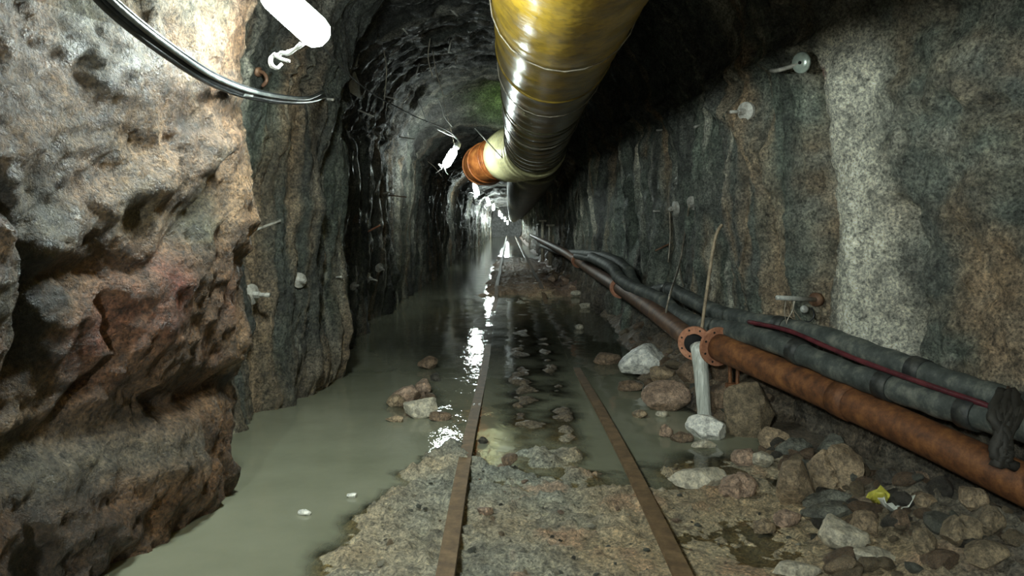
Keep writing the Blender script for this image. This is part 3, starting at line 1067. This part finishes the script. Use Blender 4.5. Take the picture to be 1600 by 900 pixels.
# falling water
w0 = fl_far + Vector((0.01, -0.09, -0.02))
wl = []
for k in range(19):
    t_ = k / 18
    wl.append(Vector((w0.x + 0.03 * t_, w0.y - 0.10 * t_ ** 0.5, w0.z - (w0.z - 0.0) * t_ ** 1.15)))
v, f = tube(wl, [0.062 - 0.010 * (k / 18) + 0.001 * math.sin(k * 1.9) for k in range(19)], 20, jit=0.05, seed=5)
o = mk('water_jet', v, f, M['stream'], loc=wl[-1])
tag(o, 'whitish stream of water falling from the open pipe flange', 'water stream')

# thin white pipe below the rusty one
for lb, a, b_, D0, D1, m_ in (('thin pale conduit lying under the thick rusty pipe near its flange', (1150, 570), (1215, 597), 6.2, 5.75, 'rust_flange'),
                              ('short whitish tube stuck out under the lower black hose', (1306, 592), (1341, 601), 5.1, 4.95, 'white_metal')):
    p0, p1 = P(*a, D0), P(*b_, D1)
    o = mk('conduit', *tube([p0, p1], 0.014, 10), M[m_], loc=p0)
    tag(o, lb, 'pipe')


# hoses
def hose(name, pts, offs, r, label, mat='hose', cat='hose', bands=(), seg=18, n=10):
    P3 = []
    for (a, b_), of in zip(pts, offs):
        D = Rd(a, of)
        P3.append(P(a, b_, D))
    sp_ = spline(P3, n)
    e = empty(name, P3[0], label, cat)
    mk('hose_body' if cat == 'hose' else 'sheath', *tube(sp_, [r * (1 + 0.05 * math.sin(k * 0.8)) for k in range(len(sp_))], seg, jit=0.02), M[mat], e)
    for bx in bands:
        i = min(range(1, len(sp_) - 1), key=lambda k: abs((sp_[k].x / sp_[k].y * F + VX) - bx))
        tt = (sp_[i + 1] - sp_[i - 1]).normalized()
        mk('clamp_band', *hollow(sp_[i] - tt * 0.05, sp_[i] + tt * 0.05, r * 1.14, r * 0.9, seg), M['hose_band'], e)
    return e


up_pts = [(846, 384), (868, 392), (925, 398), (958, 406), (980, 422), (992, 445), (1012, 457), (1045, 453), (1075, 466), (1120, 488), (1180, 503), (1240, 515), (1300, 530), (1360, 553), (1430, 578), (1500, 603), (1560, 622), (1640, 650), (1750, 690)]
hose('black_hose', up_pts, [0.30, 0.30, 0.32, 0.32, 0.32, 0.32, 0.30, 0.28, 0.26, 0.24, 0.24] + [0.22] * 8, 0.071,
     'upper black muddy hose winding along the right wall over the rusty pipe', bands=(1045, 1225, 1440))
lo_pts = [(925, 402), (955, 418), (970, 437), (995, 452), (1035, 470), (1060, 492), (1090, 507), (1135, 515), (1200, 532), (1260, 556), (1330, 585), (1400, 608), (1470, 632), (1530, 650), (1600, 668), (1700, 705)]
hose('black_hose', lo_pts, [0.46, 0.48, 0.50, 0.50, 0.46, 0.42, 0.40, 0.40, 0.40, 0.38, 0.36, 0.34, 0.34, 0.34, 0.34, 0.34], 0.074,
     'lower grey-black hose between the upper hose and the thick rusty pipe', bands=(1245, 1385, 1520))
mid_pts = [(900, 400), (935, 408), (962, 425), (985, 448), (1008, 470), (1030, 474)]
hose('black_hose', mid_pts, [0.40, 0.42, 0.42, 0.42, 0.42, 0.42], 0.05, 'short thin dark hose curling beside the two big hoses farther in')
red_pts = [(1170, 503), (1230, 516), (1290, 541), (1340, 562), (1400, 584), (1460, 605), (1540, 633), (1640, 672)]
hose('power_cable', red_pts, [0.37] * 8, 0.016, 'dark red cable lying between the upper and lower hoses', 'red_cable', 'cable', seg=10)
stub = P(1590, 662, 3.95)
o = mk('pipe_stub', *tube([stub, stub + Vector((0.35, -0.25, -0.02))], 0.085, 20), M['rock_grey'], loc=stub)
tag(o, 'grey pipe end poking in at the right edge beside the strap', 'pipe')
# strap holding the hoses
g = G()
e = empty('pipe_strap', P(1572, 690, 3.92), 'dark muddy strap hanging around hoses and rusty pipe at the right edge', 'strap')
for k in range(9):
    g.add(*tube(spline([P(1566 + 3 * k, 612 + 6 * (k % 3), 3.95), P(1552 + 5 * k, 648, 3.80), P(1568 - 2 * k + 9 * (k % 2), 688 + 2 * k, 3.76), P(1556 + 4 * k, 730 - 7 * (k % 4), 3.74)], 6), 0.026, 7, jit=0.5, seed=k))
mk('strap_folds', g.v, g.f, M['dark_cloth'], e)
g = G()
for k in range(3):
    g.add(*tube(spline([P(1575 + k * 6, 605 + 6 * k, 4.05), P(1570 + k * 5, 630, 3.85), P(1580 - k * 8, 660, 3.82)], 5), 0.008, 6))
mk('wire_loop', g.v, g.f, M['rust_far'], e)

# tall thin stick stuck in the flange, wires and bolts
pts = [P(1096, 518, 6.3), P(1101, 480, 6.32), P(1108, 430, 6.35), P(1115, 385, 6.38), P(1121, 362, 6.4), P(1128, 351, 6.42)]
o = mk('bent_stick', *tube(spline(pts, 5), 0.013, 8, jit=0.15), M['wood'], loc=pts[0])
tag(o, 'long pale bent stick standing up behind the water-spilling flange', 'stick')


def contact(px, py):
    return hit(px, py)


def wire(label, pix, D, r=0.006, mat='wire', name='hanging_wire', group=None):
    if not hasattr(D, '__len__'):
        D = [D] * len(pix)
    pts = [P(a, b_, d_) for (a, b_), d_ in zip(pix, D)]
    o = mk(name, *tube(spline(pts, 6), r, 6), M[mat], loc=pts[0])
    return tag(o, label, 'wire', group)


def near_wall(pix, gap=0.12):
    return [min(hit(a, b_, ('wall_right', 'wall_left', 'ceiling'))[0].y - gap, 1e3) for a, b_ in pix]


wire('long pale wire slanting from a wall bolt down to the far rusty pipe', [(1077, 320), (1070, 365), (1062, 412), (1050, 450), (1042, 480), (1041, 500)], near_wall([(1077, 320), (1070, 365), (1062, 412)]) + [7.45, 7.3, 7.2], 0.010)
wire('short forked wire branching off the long slanting wire', [(1062, 414), (1064, 432), (1068, 448)], near_wall([(1062, 414)]) * 3, 0.008)
wire('thin straight wire hanging from the bolt left of the long wire', [(1046, 327), (1047, 370), (1044, 410)], near_wall([(1046, 327), (1047, 370), (1044, 410)]), 0.009)
D_ = Rd(1240, 0.15)
for k, (lb, pix) in enumerate((('left strand of thin wire dangling from the whitish bar', [(1228, 470), (1226, 488), (1230, 512), (1229, 526)]),
                                ('crossed middle strand of wire dangling from the whitish bar', [(1240, 470), (1238, 486), (1229, 505), (1235, 526)]),
                                ('right strand of wire dangling from the whitish bar', [(1242, 470), (1240, 482), (1246, 492), (1252, 500)]))):
    wire(lb, pix, D_ - 0.1 - 0.02 * k, 0.004)
wire('curved dark wire loop right of the whitish bar', [(1268, 480), (1272, 492), (1266, 502), (1258, 502)], D_, 0.005, 'cable')


# rock bolts
def rock_bolt(label, px, py, tip, size=1.0, plate=True, group='rock bolts in the walls', mat='steel', rod=0.014, names=('wall_left', 'ceiling', 'wall_right')):
    loc, nrm, dist = hit(px, py, names)
    e = empty('rock_bolt', loc, label, 'rock bolt', group)
    tipv = P(tip[0], tip[1], loc.y - 0.02)
    dv = (tipv - loc)
    ln = max(dv.length, 0.06)
    out = (dv.normalized() + nrm * 0.45).normalized()
    q = loc + out * ln
    mk('bolt_rod', *tube([loc - out * 0.08, loc + out * ln * 0.5, q], rod * size, 10), M[mat], e)
    if plate:
        pn = (nrm + out * 0.5).normalized()
        v, f = tube([loc - pn * 0.01, loc + pn * 0.015, loc + pn * 0.032], [0.085 * size, 0.08 * size, 0.03 * size], 20)
        mk('face_plate', v, f, M['steel'], e, smooth=False)
        mk('nut', *tube([loc + pn * 0.025, loc + out * 0.075], 0.028 * size, 6), M[mat], e, smooth=False)
    return e


rock_bolt('pale rock bolt with round plate low on the near left wall', 392, 460, (423, 461), 1.0, rod=0.018)
rock_bolt('bolt with a small plate, right of the big pale left bolt', 467, 438, (480, 440), 0.8)
rock_bolt('short bolt stub, third from the front on the left wall', 526, 433, (536, 432), 0.7, False)
rock_bolt('small bolt plate on the left wall before the curved one', 552, 447, (561, 444), 0.7)
rock_bolt('bolt with bent pale rod deep on the left wall', 574, 434, (590, 440), 0.9)
rock_bolt('highest bolt of the deep left cluster, near the dark recess', 592, 418, (601, 422), 0.9)
rock_bolt('slanted pale rod sticking from the left wall beside the dark fold', 424, 350, (383, 366), 0.8, False)
rock_bolt('small reddish rod slanting from the deep left wall', 575, 362, (593, 348), 0.9, False, mat='rust_flange')
rock_bolt('tiny pale rod stub under the second lamp on the left wall', 600, 302, (612, 300), 0.9, False)
rock_bolt('long thin dark rod projecting from the left wall at mid height', 608, 305, (636, 312), 0.7, False, mat='rust_far')
rock_bolt('bolt with plate pointing left on the upper right wall', 1166, 174, (1138, 176), 0.95)
rock_bolt('bolt at the top of the long slanting wire', 1084, 317, (1076, 321), 1.0)
rock_bolt('bolt at the top of the thin straight wire', 1056, 325, (1044, 328), 1.0)
rock_bolt('small bolt left of the two wire bolts on the right wall', 1030, 330, (1020, 330), 0.9, False)
rock_bolt('dark rod low on the deep right wall under the thin wire', 1048, 380, (1024, 396), 0.8, False, mat='rust_far')
rock_bolt('bolt stub high on the dark right vault', 1034, 203, (1026, 206), 0.9, False)
rock_bolt('second stub on the dark right vault right of the first', 1092, 196, (1084, 201), 0.9, False)
# roof rods
roof = [((708, 18), (697, 4), 'stubby pale roof rod near the top, left of the yellow duct'),
        ((705, 62), (699, 82), 'hanging roof rod with bright tip below the stubby one'),
        ((712, 92), (707, 70), 'crooked roof rod just left of the duct'),
        ((630, 45), (618, 30), 'roof rod in the dark between near lamp and duct'),
        ((560, 85), (551, 104), 'rod hanging above the metal plate scrap'),
        ((600, 150), (622, 156), 'short pale rod level with the plate scrap'),
        ((640, 148), (628, 160), 'thin rod on the left roof beside the short pale rod'),
        ((625, 214), (648, 210), 'level reddish rod below the left roof'),
        ((560, 172), (583, 182), 'brownish rod slanting down on the left wall below the scrap'),
        ((512, 155), (522, 159), 'stubby brown rod where the black cables end'),
        ((690, 205), (680, 200), 'bright short rod up-left of the second lamp'),
        ((655, 100), (645, 120), 'faint rod in the middle of the left roof')]
for a, b_, lb in roof:
    rock_bolt(lb, a[0], a[1], b_, 0.9, False, 'rods sticking out of the roof', rod=0.013)
# scrap plate
loc, nrm, dist = hit(552, 130)
Dp = loc.y - 0.15
vv = [P(541, 120, Dp), P(553, 112, Dp), P(559, 128, Dp - 0.02), P(562, 154, Dp - 0.03), P(545, 143, Dp - 0.05)]
bk = [q + Vector((0.012, 0.02, 0)) for q in vv]
o = mk('metal_scrap', vv + bk, [(0, 1, 2, 3, 4), (9, 8, 7, 6, 5)] + [(i, (i + 1) % 5 + 0, (i + 1) % 5 + 5, i + 5) for i in range(5)], M['white_metal'], loc=vv[0], smooth=False)
tag(o, 'bent plate of pale sheet metal hanging from the left roof', 'metal scrap')
# loose wires on the roof
rws = [('loose wire looping down the left roof beside the duct', [(676, 78), (681, 110), (690, 140), (693, 150)]),
       ('glinting wire hanging above the second lamp', [(684, 155), (690, 168), (694, 182), (706, 198)]),
       ('curled wire end left of the glinting wire', [(655, 155), (662, 178), (669, 192), (671, 180)]),
       ('faint long wire crossing the left roof', [(600, 80), (604, 110), (601, 150), (598, 170)]),
       ('thin wire hanging between the roof rods', [(672, 60), (669, 90), (676, 120)]),
       ('wire trailing down beside the second lamp to the wall', [(668, 252), (680, 262), (690, 276)])]
for lb, pix in rws:
    ds = [hit(a, b_, ('wall_left', 'ceiling'))[0].y - 0.12 for a, b_ in pix]
    m0 = min(ds)
    wire(lb, pix, [m0 + 0.5 * (q - m0) * 0 for q in ds], 0.008, 'wire_white' if 'glint' in lb else 'wire')  # white colour paints the lamp glint on wires labelled so

# reflector disc on the right wall
loc, nrm, dist = hit(1262, 104)
e = empty('reflector_disc', loc, 'round pale-green reflector disc on a short arm high on the right wall', 'reflector')
c = P(1252, 98, loc.y - 0.12); ax = Vector((-0.80, -0.55, -0.1)).normalized()
mk('disc', *tube([c - ax * 0.012, c, c + ax * 0.01, c + ax * 0.014], [0.07, 0.078, 0.07, 0.02], 28), M['disc'], e)
mk('hub', *tube([c + ax * 0.01, c + ax * 0.022], 0.012, 10), M['hole'], e)
mk('arm', *tube(spline([c, P(1236, 104, loc.y - 0.05), P(1215, 110, loc.y), hit(1205, 110)[0]], 4), 0.016, 8), M['steel'], e)
mk('arm', *tube([c, loc], 0.014, 8), M['steel'], e)

# whitish bar and bracket
D_ = Rd(1245, 0.10)
e = empty('wall_bar', P(1276, 468, D_), 'whitish horizontal bar with plate above the upper hose', 'bar')
mk('bar_rod', *tube([P(1214, 465, D_ - 0.2), P(1274, 468, D_ - 0.02)], 0.017, 10), M['white_metal'], e)
mk('end_plate', *tube([P(1273, 468, D_ - 0.02), P(1279, 468, D_ + 0.02)], 0.05, 16), M['rust_far'], e)
mk('fixing_stub', *tube([P(1279, 468, D_ + 0.02), P(1281, 468, D_ + 0.5)], 0.012, 8), M['steel'], e)
mk('knob', *tube([P(1256, 483, D_ - 0.05), P(1258, 483, D_ + 0.1)], [0.026, 0.03], 12), M['white_metal'], e)

# ------------------------------------------------------------------ cables on the near left wall
cab = [(120, -45), (165, 5), (215, 48), (265, 85), (310, 115), (345, 133), (385, 147), (430, 156), (475, 158)]
off = [-1.50, -1.50, -1.48, -1.47, -1.46, -1.46, -1.46, -1.46, -1.47]


def Lp(px, py, x):
    D = x * F / (px - VX)
    return P(px, py, D)


cb = [Lp(a, b_, x) for (a, b_), x in zip(cab, off)]
e = empty('power_cable', cb[0], 'thick black shiny cable sagging across the near left wall', 'cable', 'cables on the near left wall')
mk('sheath', *tube(spline(cb + [hit(505, 152)[0], hit(540, 142, off=-0.1)[0]], 10), 0.022, 12), M['cable'], e)
i0 = spline(cb, 10)
mk('tape_wrap', *tube(i0[58:62], 0.024, 12), M['cable_grey'], e)
for k, (dy_, x_, r_, mm, lb) in enumerate(((-9, 0.03, 0.013, 'cable_grey', 'grey cable running just above the thick black one on the left wall'),
                                           (-15, 0.02, 0.008, 'cable', 'thin dark cable above the grey one, uppermost of the near bundle'),
                                           (7, 0.0, 0.013, 'cable', 'slim black cable tucked below the thick black cable'))):
    pts = []
    for j, ((a, b_), x) in enumerate(zip(cab, off)):
        w = (1 - j / 10) * 1.0 + 0.2
        pts.append(Lp(a + 0.35 * -dy_, b_ + dy_ * w * (1 if dy_ < 0 else 0.8), x + x_))
    sp_ = spline(pts + [hit(505, 150 + dy_ * 0.5)[0], hit(540, 140 + dy_ * 0.5, off=-0.1)[0]], 10)
    o = mk('power_cable', *tube(sp_, r_, 10), M[mm], loc=pts[0])
    tag(o, lb, 'cable', 'cables on the near left wall')
# cable clip
q, nr, _ = hit(402, 112)
e = empty('cable_hook', q, 'dark hook on the rock just below the near lamp wires', 'hook')
mk('hook_body', *tube(spline([q - nr * 0.05, q + nr * 0.06, q + nr * 0.09 + Vector((0, 0, -0.05)), q + nr * 0.05 + Vector((0, 0, -0.1))], 5), 0.014, 8), M['rust_far'], e)
mk('hook_plate', *tube([q - nr * 0.01, q + nr * 0.02], 0.035, 12), M['rust_far'], e)

# ------------------------------------------------------------------ rocks
from mathutils import noise as mnoise
import bmesh
_ico = {}


def ico(n):
    if n not in _ico:
        bm = bmesh.new(); bmesh.ops.create_icosphere(bm, subdivisions=n, radius=1)
        _ico[n] = (np.array([v.co[:] for v in bm.verts]), [[v.index for v in f.verts] for f in bm.faces])
        bm.free()
    return _ico[n]


def rock_mesh(name, seed, mat, dims, sub=4, cuts=14, sharp=0.72, crack=0.0):
    rr = np.random.RandomState(seed)
    V, Fc = ico(sub)
    V = V.copy()
    for k in range(cuts):
        nv = rr.normal(size=3); nv /= np.linalg.norm(nv)
        dd = rr.uniform(sharp - 0.14, sharp + 0.14)
        s = V @ nv - dd
        V = V - np.outer(np.clip(s, 0, None) * 0.96, nv)
    a = fbm(V[:, 0] * 1.6 + seed, V[:, 1] * 1.6, V[:, 2] * 1.6, 3, seed)
    b2 = fbm(V[:, 0] * 6 + seed, V[:, 1] * 6, V[:, 2] * 6, 3, seed + 3)
    V = V * (1 + 0.10 * a + 0.05 * b2)[:, None]
    if crack:
        cx = np.abs(V[:, 0] * 0.9 + 0.35 * a + 0.05)
        V = V * (1 - crack * np.exp(-(cx / 0.05) ** 2))[:, None]
    V = V - (V.max(0) + V.min(0)) / 2
    V = V / V.max(0) * np.array(dims) / 2
    me = bpy.data.meshes.new(name)
    me.from_pydata(V.tolist(), [], Fc)
    me.polygons.foreach_set('use_smooth', [True] * len(me.polygons))
    me.materials.append(M[mat])
    me.update()
    try:
        me.set_sharp_from_angle(angle=math.radians(32))
    except Exception:
        pass
    return me


def rock(px, py, w, h_, mat, label, seed, name='rock', cat='rock', tilt=0.0, sink=0.18, crack=0, group=None, depth=None, cuts=14, sharp=0.72):
    """(px,py): foot of the stone in the photograph, w and h_: its size there"""
    loc, nrm, dist = hit(px, py, ('floor',))
    if loc.z < 0:                       # stands on the bed under water; foot seen at the waterline
        D = F * H / (py - VY)
        loc = P(px, py, D)
    D = loc.y
    W = w / F * D; Hh = h_ / F * D
    dp = depth or (0.8 * W if W < 2.2 * Hh else 0.55 * W)
    D2 = D + dp * 0.4
    hh = Hh / (1 - sink) 
    base = min(floor_z(loc.x, D2), loc.z)
    me = rock_mesh(name, seed, mat, (W, dp, hh), 4, cuts, sharp, crack)
    o = bpy.data.objects.new(name, me)
    C.objects.link(o)
    o.location = (loc.x * D2 / D, D2, loc.z + hh * (0.5 - sink))
    o.rotation_euler = (0, -tilt, random.Random(seed).uniform(-0.15, 0.15))
    return tag(o, label, cat, group)


R_ = [
    (1170, 684, 82, 82, 'rock_olive', 'big rounded brown boulder right of the falling water', 0, 0),
    (1104, 688, 64, 34, 'rock_white', 'white angular block in front of the falling water', -0.08, 0),
    (1003, 586, 76, 42, 'rock_white', 'white crumpled-looking slab on the bank left of the falling water', 0.35, 0),
    (1041, 645, 76, 44, 'rock_pink', 'streaked pinkish rock left of the falling water at the waterline', 0.1, 0),
    (1207, 704, 48, 34, 'rock_tan', 'roundish tan stone at the foot of the big brown boulder', 0, 0),
    (1243, 792, 68, 66, 'rock_tan', 'left half of the split tan boulder on the rubble', 0, 0.0),
    (1306, 772, 88, 70, 'rock_tan', 'right half of the split tan boulder, cracked across', 0.1, 0.25),
    (1303, 818, 104, 26, 'rock_grey', 'long flat grey-green slab under the split tan boulder', 0.1, 0),
    (1290, 795, 80, 22, 'rock_grey', 'thin grey slab stacked over the long flat slab', 0.18, 0),
    (1320, 866, 80, 42, 'rock_pale', 'pale bent rock near the bottom right', -0.3, 0),
    (1368, 890, 76, 24, 'rock_pale', 'low pale flat rock in the bottom right foreground', -0.08, 0),
    (1352, 842, 46, 40, 'rock_tan', 'tan wedge stone between the pale bent rock and yellow wrapper', -0.5, 0),
    (1244, 906, 76, 22, 'rock_pale', 'pale stone cut by the bottom edge of the view', 0, 0),
    (1230, 826, 42, 26, 'rock_pink', 'pink and white mottled stone in the shallow puddle', 0, 0),
    (1194, 836, 34, 22, 'rock_tan', 'small tan stone left of the mottled one in the puddle', 0, 0),
    (1192, 730, 34, 22, 'rock_pale', 'small greyish-white stone below the roundish tan stone', 0, 0),
    (1164, 728, 44, 24, 'rock_pink', 'pinkish flat stone left of the small greyish-white stone', 0.1, 0),
    (1090, 764, 96, 26, 'rock_pale', 'long low pale rock on the shoal between pool and mud', 0.05, 0),
    (1152, 776, 60, 34, 'rock_pink', 'cracked pinkish rock at the right end of the shoal', 0, 0.2),
    (1041, 684, 22, 20, 'rock_pink', 'small pink stone standing in the pool left of the white block', 0, 0),
    (1066, 692, 38, 16, 'rock_brown', 'flat brown stone just left of the white block', 0, 0),
    (1100, 702, 40, 14, 'rock_pale', 'flat pale stone awash in front of the white block', 0, 0),
    (1000, 654, 24, 12, 'rock_tan', 'small tan stone awash by the streaked pinkish rock', 0, 0),
    (1034, 652, 20, 9, 'rock_pale', 'tiny pale chip below the streaked pinkish rock', 0, 0),
    (1035, 598, 40, 24, 'rock_tan', 'tan stone behind the white crumpled slab', 0, 0),
    (1078, 600, 44, 36, 'rock_brown', 'brown rock directly behind the falling water', 0, 0),
    (1124, 640, 56, 40, 'rock_brown', 'brown rock under the near pipe flange', 0, 0),
    (1126, 598, 34, 40, 'rock_brown', 'tall dark brown rock beneath the thick pipe', 0, 0),
    (948, 570, 44, 18, 'rock_brown', 'brown flat rock at the right bank beyond the white slab', 0, 0),
    (985, 612, 40, 16, 'rock_brown', 'low brown rock in front of the white crumpled slab', 0, 0),
    (905, 515, 14, 8, 'rock_pale', 'pale round stone in the dark pool near the right bank', 0, 0),
    (902, 464, 22, 10, 'rock_pale', 'pale oval stone on the edge of the far sand bank', 0, 0),
    (917, 482, 24, 8, 'rock_pale', 'flat pale stone in the water beyond the right bank', 0, 0),
    (884, 444, 16, 10, 'rock_pink', 'pinkish stone among the far sand bank rubble', 0, 0),
    (862, 440, 12, 9, 'rock_pink', 'small pink stone left on the far sand bank rubble', 0, 0),
    (894, 452, 12, 8, 'rock_pink', 'lowest pink stone of the far sand bank rubble', 0, 0),
    (1406, 828, 28, 30, 'rock_brown', 'brown stone with a pale corner under the yellow wrapper', 0, 0),
    (1444, 796, 40, 22, 'rock_tan', 'tan stone on the dark rubble right of the yellow wrapper', 0, 0),
    (1500, 860, 62, 50, 'rock_olive', 'crumbling brownish boulder in the bottom right corner', 0, 0.2),
    (1546, 840, 46, 46, 'rock_olive', 'brownish boulder near the right edge below the pipe', 0, 0),
    (1540, 892, 70, 38, 'rock_olive', 'wide earthy rock at the bottom right corner', 0.2, 0),
    (1520, 800, 48, 32, 'rock_tan', 'tan knobbly rock on the rubble crest below the pipe', 0, 0),
    (1446, 872, 40, 44, 'rock_olive', 'earthy upright stone left of the crumbling boulder', 0.3, 0),
    (1390, 760, 38, 26, 'rock_dark', 'dark lump of rubble below the pipe above the wrapper', 0, 0),
    (1455, 752, 44, 28, 'rock_brown', 'dark brown lump just below the thick pipe', 0, 0),
    (1240, 712, 60, 26, 'rock_grey', 'dark grey slab leaning right of the roundish tan stone', 0.2, 0),
    (1300, 716, 50, 34, 'rock_grey', 'grey lump half buried in soil above the split boulder', 0, 0),
    (658, 654, 54, 28, 'rock_pale', 'largest pale stone of the heap in the left channel', 0.1, 0),
    (634, 632, 46, 26, 'rock_pink', 'pinkish stone at the back left of the channel heap', 0.2, 0),
    (661, 616, 26, 22, 'rock_pink', 'upright pink stone at the top of the channel heap', 0, 0),
    (618, 636, 30, 18, 'rock_tan', 'leftmost tan stone of the channel heap', 0.2, 0),
    (616, 660, 30, 10, 'rock_tan', 'flat tan stone awash left of the channel heap', 0, 0),
    (688, 658, 36, 14, 'rock_brown', 'low brown stone right of the pale heap stone', 0, 0),
    (668, 578, 32, 20, 'rock_brown', 'dark stone poking from the water behind the channel heap', 0, 0),
    (680, 596, 18, 12, 'rock_dark', 'small black stone between the heap and the dark stone', 0, 0),
    (476, 806, 22, 9, 'rock_white', 'small white stone in the left channel water', 0, 0),
    (550, 778, 16, 7, 'rock_white', 'tiny white chip on the left mud edge', 0, 0),
    (755, 694, 16, 10, 'rock_dark', 'small dark pebble against the left rail', 0, 0),
    (758, 806, 26, 12, 'rock_pink', 'small reddish stone in the puddle between the rails', 0, 0),
    (796, 728, 26, 18, 'rock_brown', 'small brown stone at the edge of the puddle between the rails', 0, 0),
    (1400, 716, 40, 22, 'rock_dark', 'dark soil lump above the dark rubble under the pipe', 0, 0),
]
for k, (px, py, w, h_, mat, lb, tilt, crack) in enumerate(R_):
    rock(px, py, w, h_, mat, lb, 400 + k * 7, 'rock' if w > 30 else 'stone', 'rock' if w > 30 else 'stone', tilt, crack=crack)

# loose rubble: one prototype per kind, copied
protos = []
for k in range(10):
    me = rock_mesh('rubble_stone', 900 + k, ['rock_grey', 'rock_tan', 'rock_brown', 'rock_olive', 'rock_dark', 'rock_pink', 'rock_grey', 'rock_brown', 'rock_olive', 'rock_pale'][k], (1, 0.85, 0.62), 3)
    protos.append(me)
rnd = random.Random(11)


def scatter(n, fx, label, group, smin, smax, kinds, name='rubble_stone'):
    first = None
    for _ in range(n):
        x, y = fx()
        z = floor_z(x, y)
        s = smin + (smax - smin) * rnd.random() ** 2.2
        if first is None:
            first = bpy.data.objects.new(name, protos[kinds[0]]); o = first
        else:
            o = first.copy(); o.data = protos[rnd.choice(kinds)]
        C.objects.link(o)
        o.location = (x, y, z + s * 0.12)
        o.scale = (s, s * rnd.uniform(0.7, 1.1), s * rnd.uniform(0.6, 1.1))
        o.rotation_euler = (rnd.uniform(-0.5, 0.5), rnd.uniform(-0.5, 0.5), rnd.uniform(0, 6.28))
        tag(o, label, 'stone', group)


def f1():
    y = rnd.uniform(3.2, 5.6)
    t_ = np.interp(y, [2, 3.4, 4.2, 5.0, 5.8], [1.35, 1.42, 1.55, 1.75, 1.62])
    xp = float(np.interp(y, [2, 3.1, 3.85, 4.58, 5.35, 6.25], [3.3, 2.74, 2.48, 2.21, 1.95, 1.64]))
    return rnd.uniform(float(t_) - 0.05, xp - 0.18), y


scatter(170, f1, 'loose rubble stone on the dark slope beneath the thick rusty pipe', 'rubble under the thick pipe', 0.05, 0.19, [0, 2, 3, 4, 7, 8, 1])


def f2():
    y = rnd.uniform(5.8, 10.5)
    t_ = np.interp(y, [5.8, 6.4, 7.5, 9, 12], [1.62, 1.25, 1.05, 1.15, 1.25])
    return float(t_) + rnd.uniform(-0.02, 0.5), y


scatter(60, f2, 'rubble stone along the foot of the right wall behind the falling water', 'rubble along the right bank', 0.06, 0.22, [2, 3, 1, 7, 0, 5])


def f3():
    a = rnd.uniform(0, 6.28); r_ = rnd.random() ** 0.6
    return -0.72 + 0.36 * r_ * math.cos(a), 6.7 + 0.7 * r_ * math.sin(a)


scatter(26, f3, 'small stone of the heap standing in the left channel', 'stones of the channel heap', 0.05, 0.13, [1, 5, 2, 7])


def f4():
    while True:
        x, y = rnd.uniform(-0.85, 1.4), rnd.uniform(3.2, 5.0)
        if abs(x - RLX) > 0.08 and abs(x - RRX) > 0.08:
            return x, y


scatter(150, f4, 'pebble lying on the wet mud around the near rails', 'pebbles around the near rails', 0.012, 0.05, [0, 1, 4, 5, 0, 9], 'pebble')


def f5():
    return rnd.uniform(0.85, 1.45), rnd.uniform(17, 24)


scatter(24, f5, 'stone of the far rubble beside the sand bank', 'rubble beside the far sand bank', 0.1, 0.35, [5, 2, 1, 7])


def f6():
    y = rnd.uniform(2.8, 8.2)
    return float(XL(np.array(y))) + 0.20 + rnd.uniform(0.0, 0.12), y


scatter(40, f6, 'rock lump at the foot of the left wall by the water', 'lumps along the left waterline', 0.06, 0.2, [2, 7, 1, 3], 'rock_lump')

# ------------------------------------------------------------------ wrapper
loc, nrm, dist = hit(1384, 802, ('floor',))
e = empty('food_wrapper', loc, 'crumpled yellow and white wrapper lying on the dark rubble', 'wrapper')
for nm, mm, o0, s0, ph in (('yellow_side', 'yellow_peel', (-0.03, 0, 0.05), 0.055, 0.3), ('white_side', 'white_peel', (0.02, -0.05, 0.03), 0.085, 1.4)):
    v = []; f = []
    nA, nB = 10, 16
    for i in range(nA):
        r_ = (i + 0.4) / nA
        for j in range(nB):
            a = 2 * math.pi * j / nB
            q = 1 + 0.25 * math.sin(3 * a + ph) + 0.12 * math.sin(7 * a)
            v.append((loc.x + o0[0] + s0 * r_ * q * math.cos(a), loc.y + o0[1] + s0 * 0.7 * r_ * q * math.sin(a), loc.z + o0[2] + 0.06 * r_ ** 2 * (0.4 + 0.9 * math.sin(a + ph) ** 2) + 0.008 * math.sin(5 * a + 9 * r_)))
    for i in range(nA - 1):
        for j in range(nB):
            f.append((i * nB + j, i * nB + (j + 1) % nB, (i + 1) * nB + (j + 1) % nB, (i + 1) * nB + j))
    f.append(tuple(range(nB - 1, -1, -1)))
    ob = mk(nm, v, f, M[mm], e)
    sm = ob.modifiers.new('thick', 'SOLIDIFY'); sm.thickness = 0.003

# posts deep on the right
for px, py0, py1, D, lb in ((848, 345, 402, 30, 'pale post deep in the tunnel carrying the pipes, left of the pair'),
                            (860, 352, 412, 26, 'pale post deep in the tunnel carrying the pipes, right of the pair')):
    p1 = P(px, py1, D); p0 = P(px, py0, D)
    p1.z = min(p1.z, floor_z(p1.x, D))
    e = empty('support_post', p1, lb, 'post')
    mk('post_shaft', *tube([p1, (p0 + p1) / 2, p0], [0.07, 0.06, 0.06], 12), M['rock_pale'], e)
    mk('post_head', *box(p0, 0.26, 0.14, 0.06), M['rock_pale'], e, smooth=False)
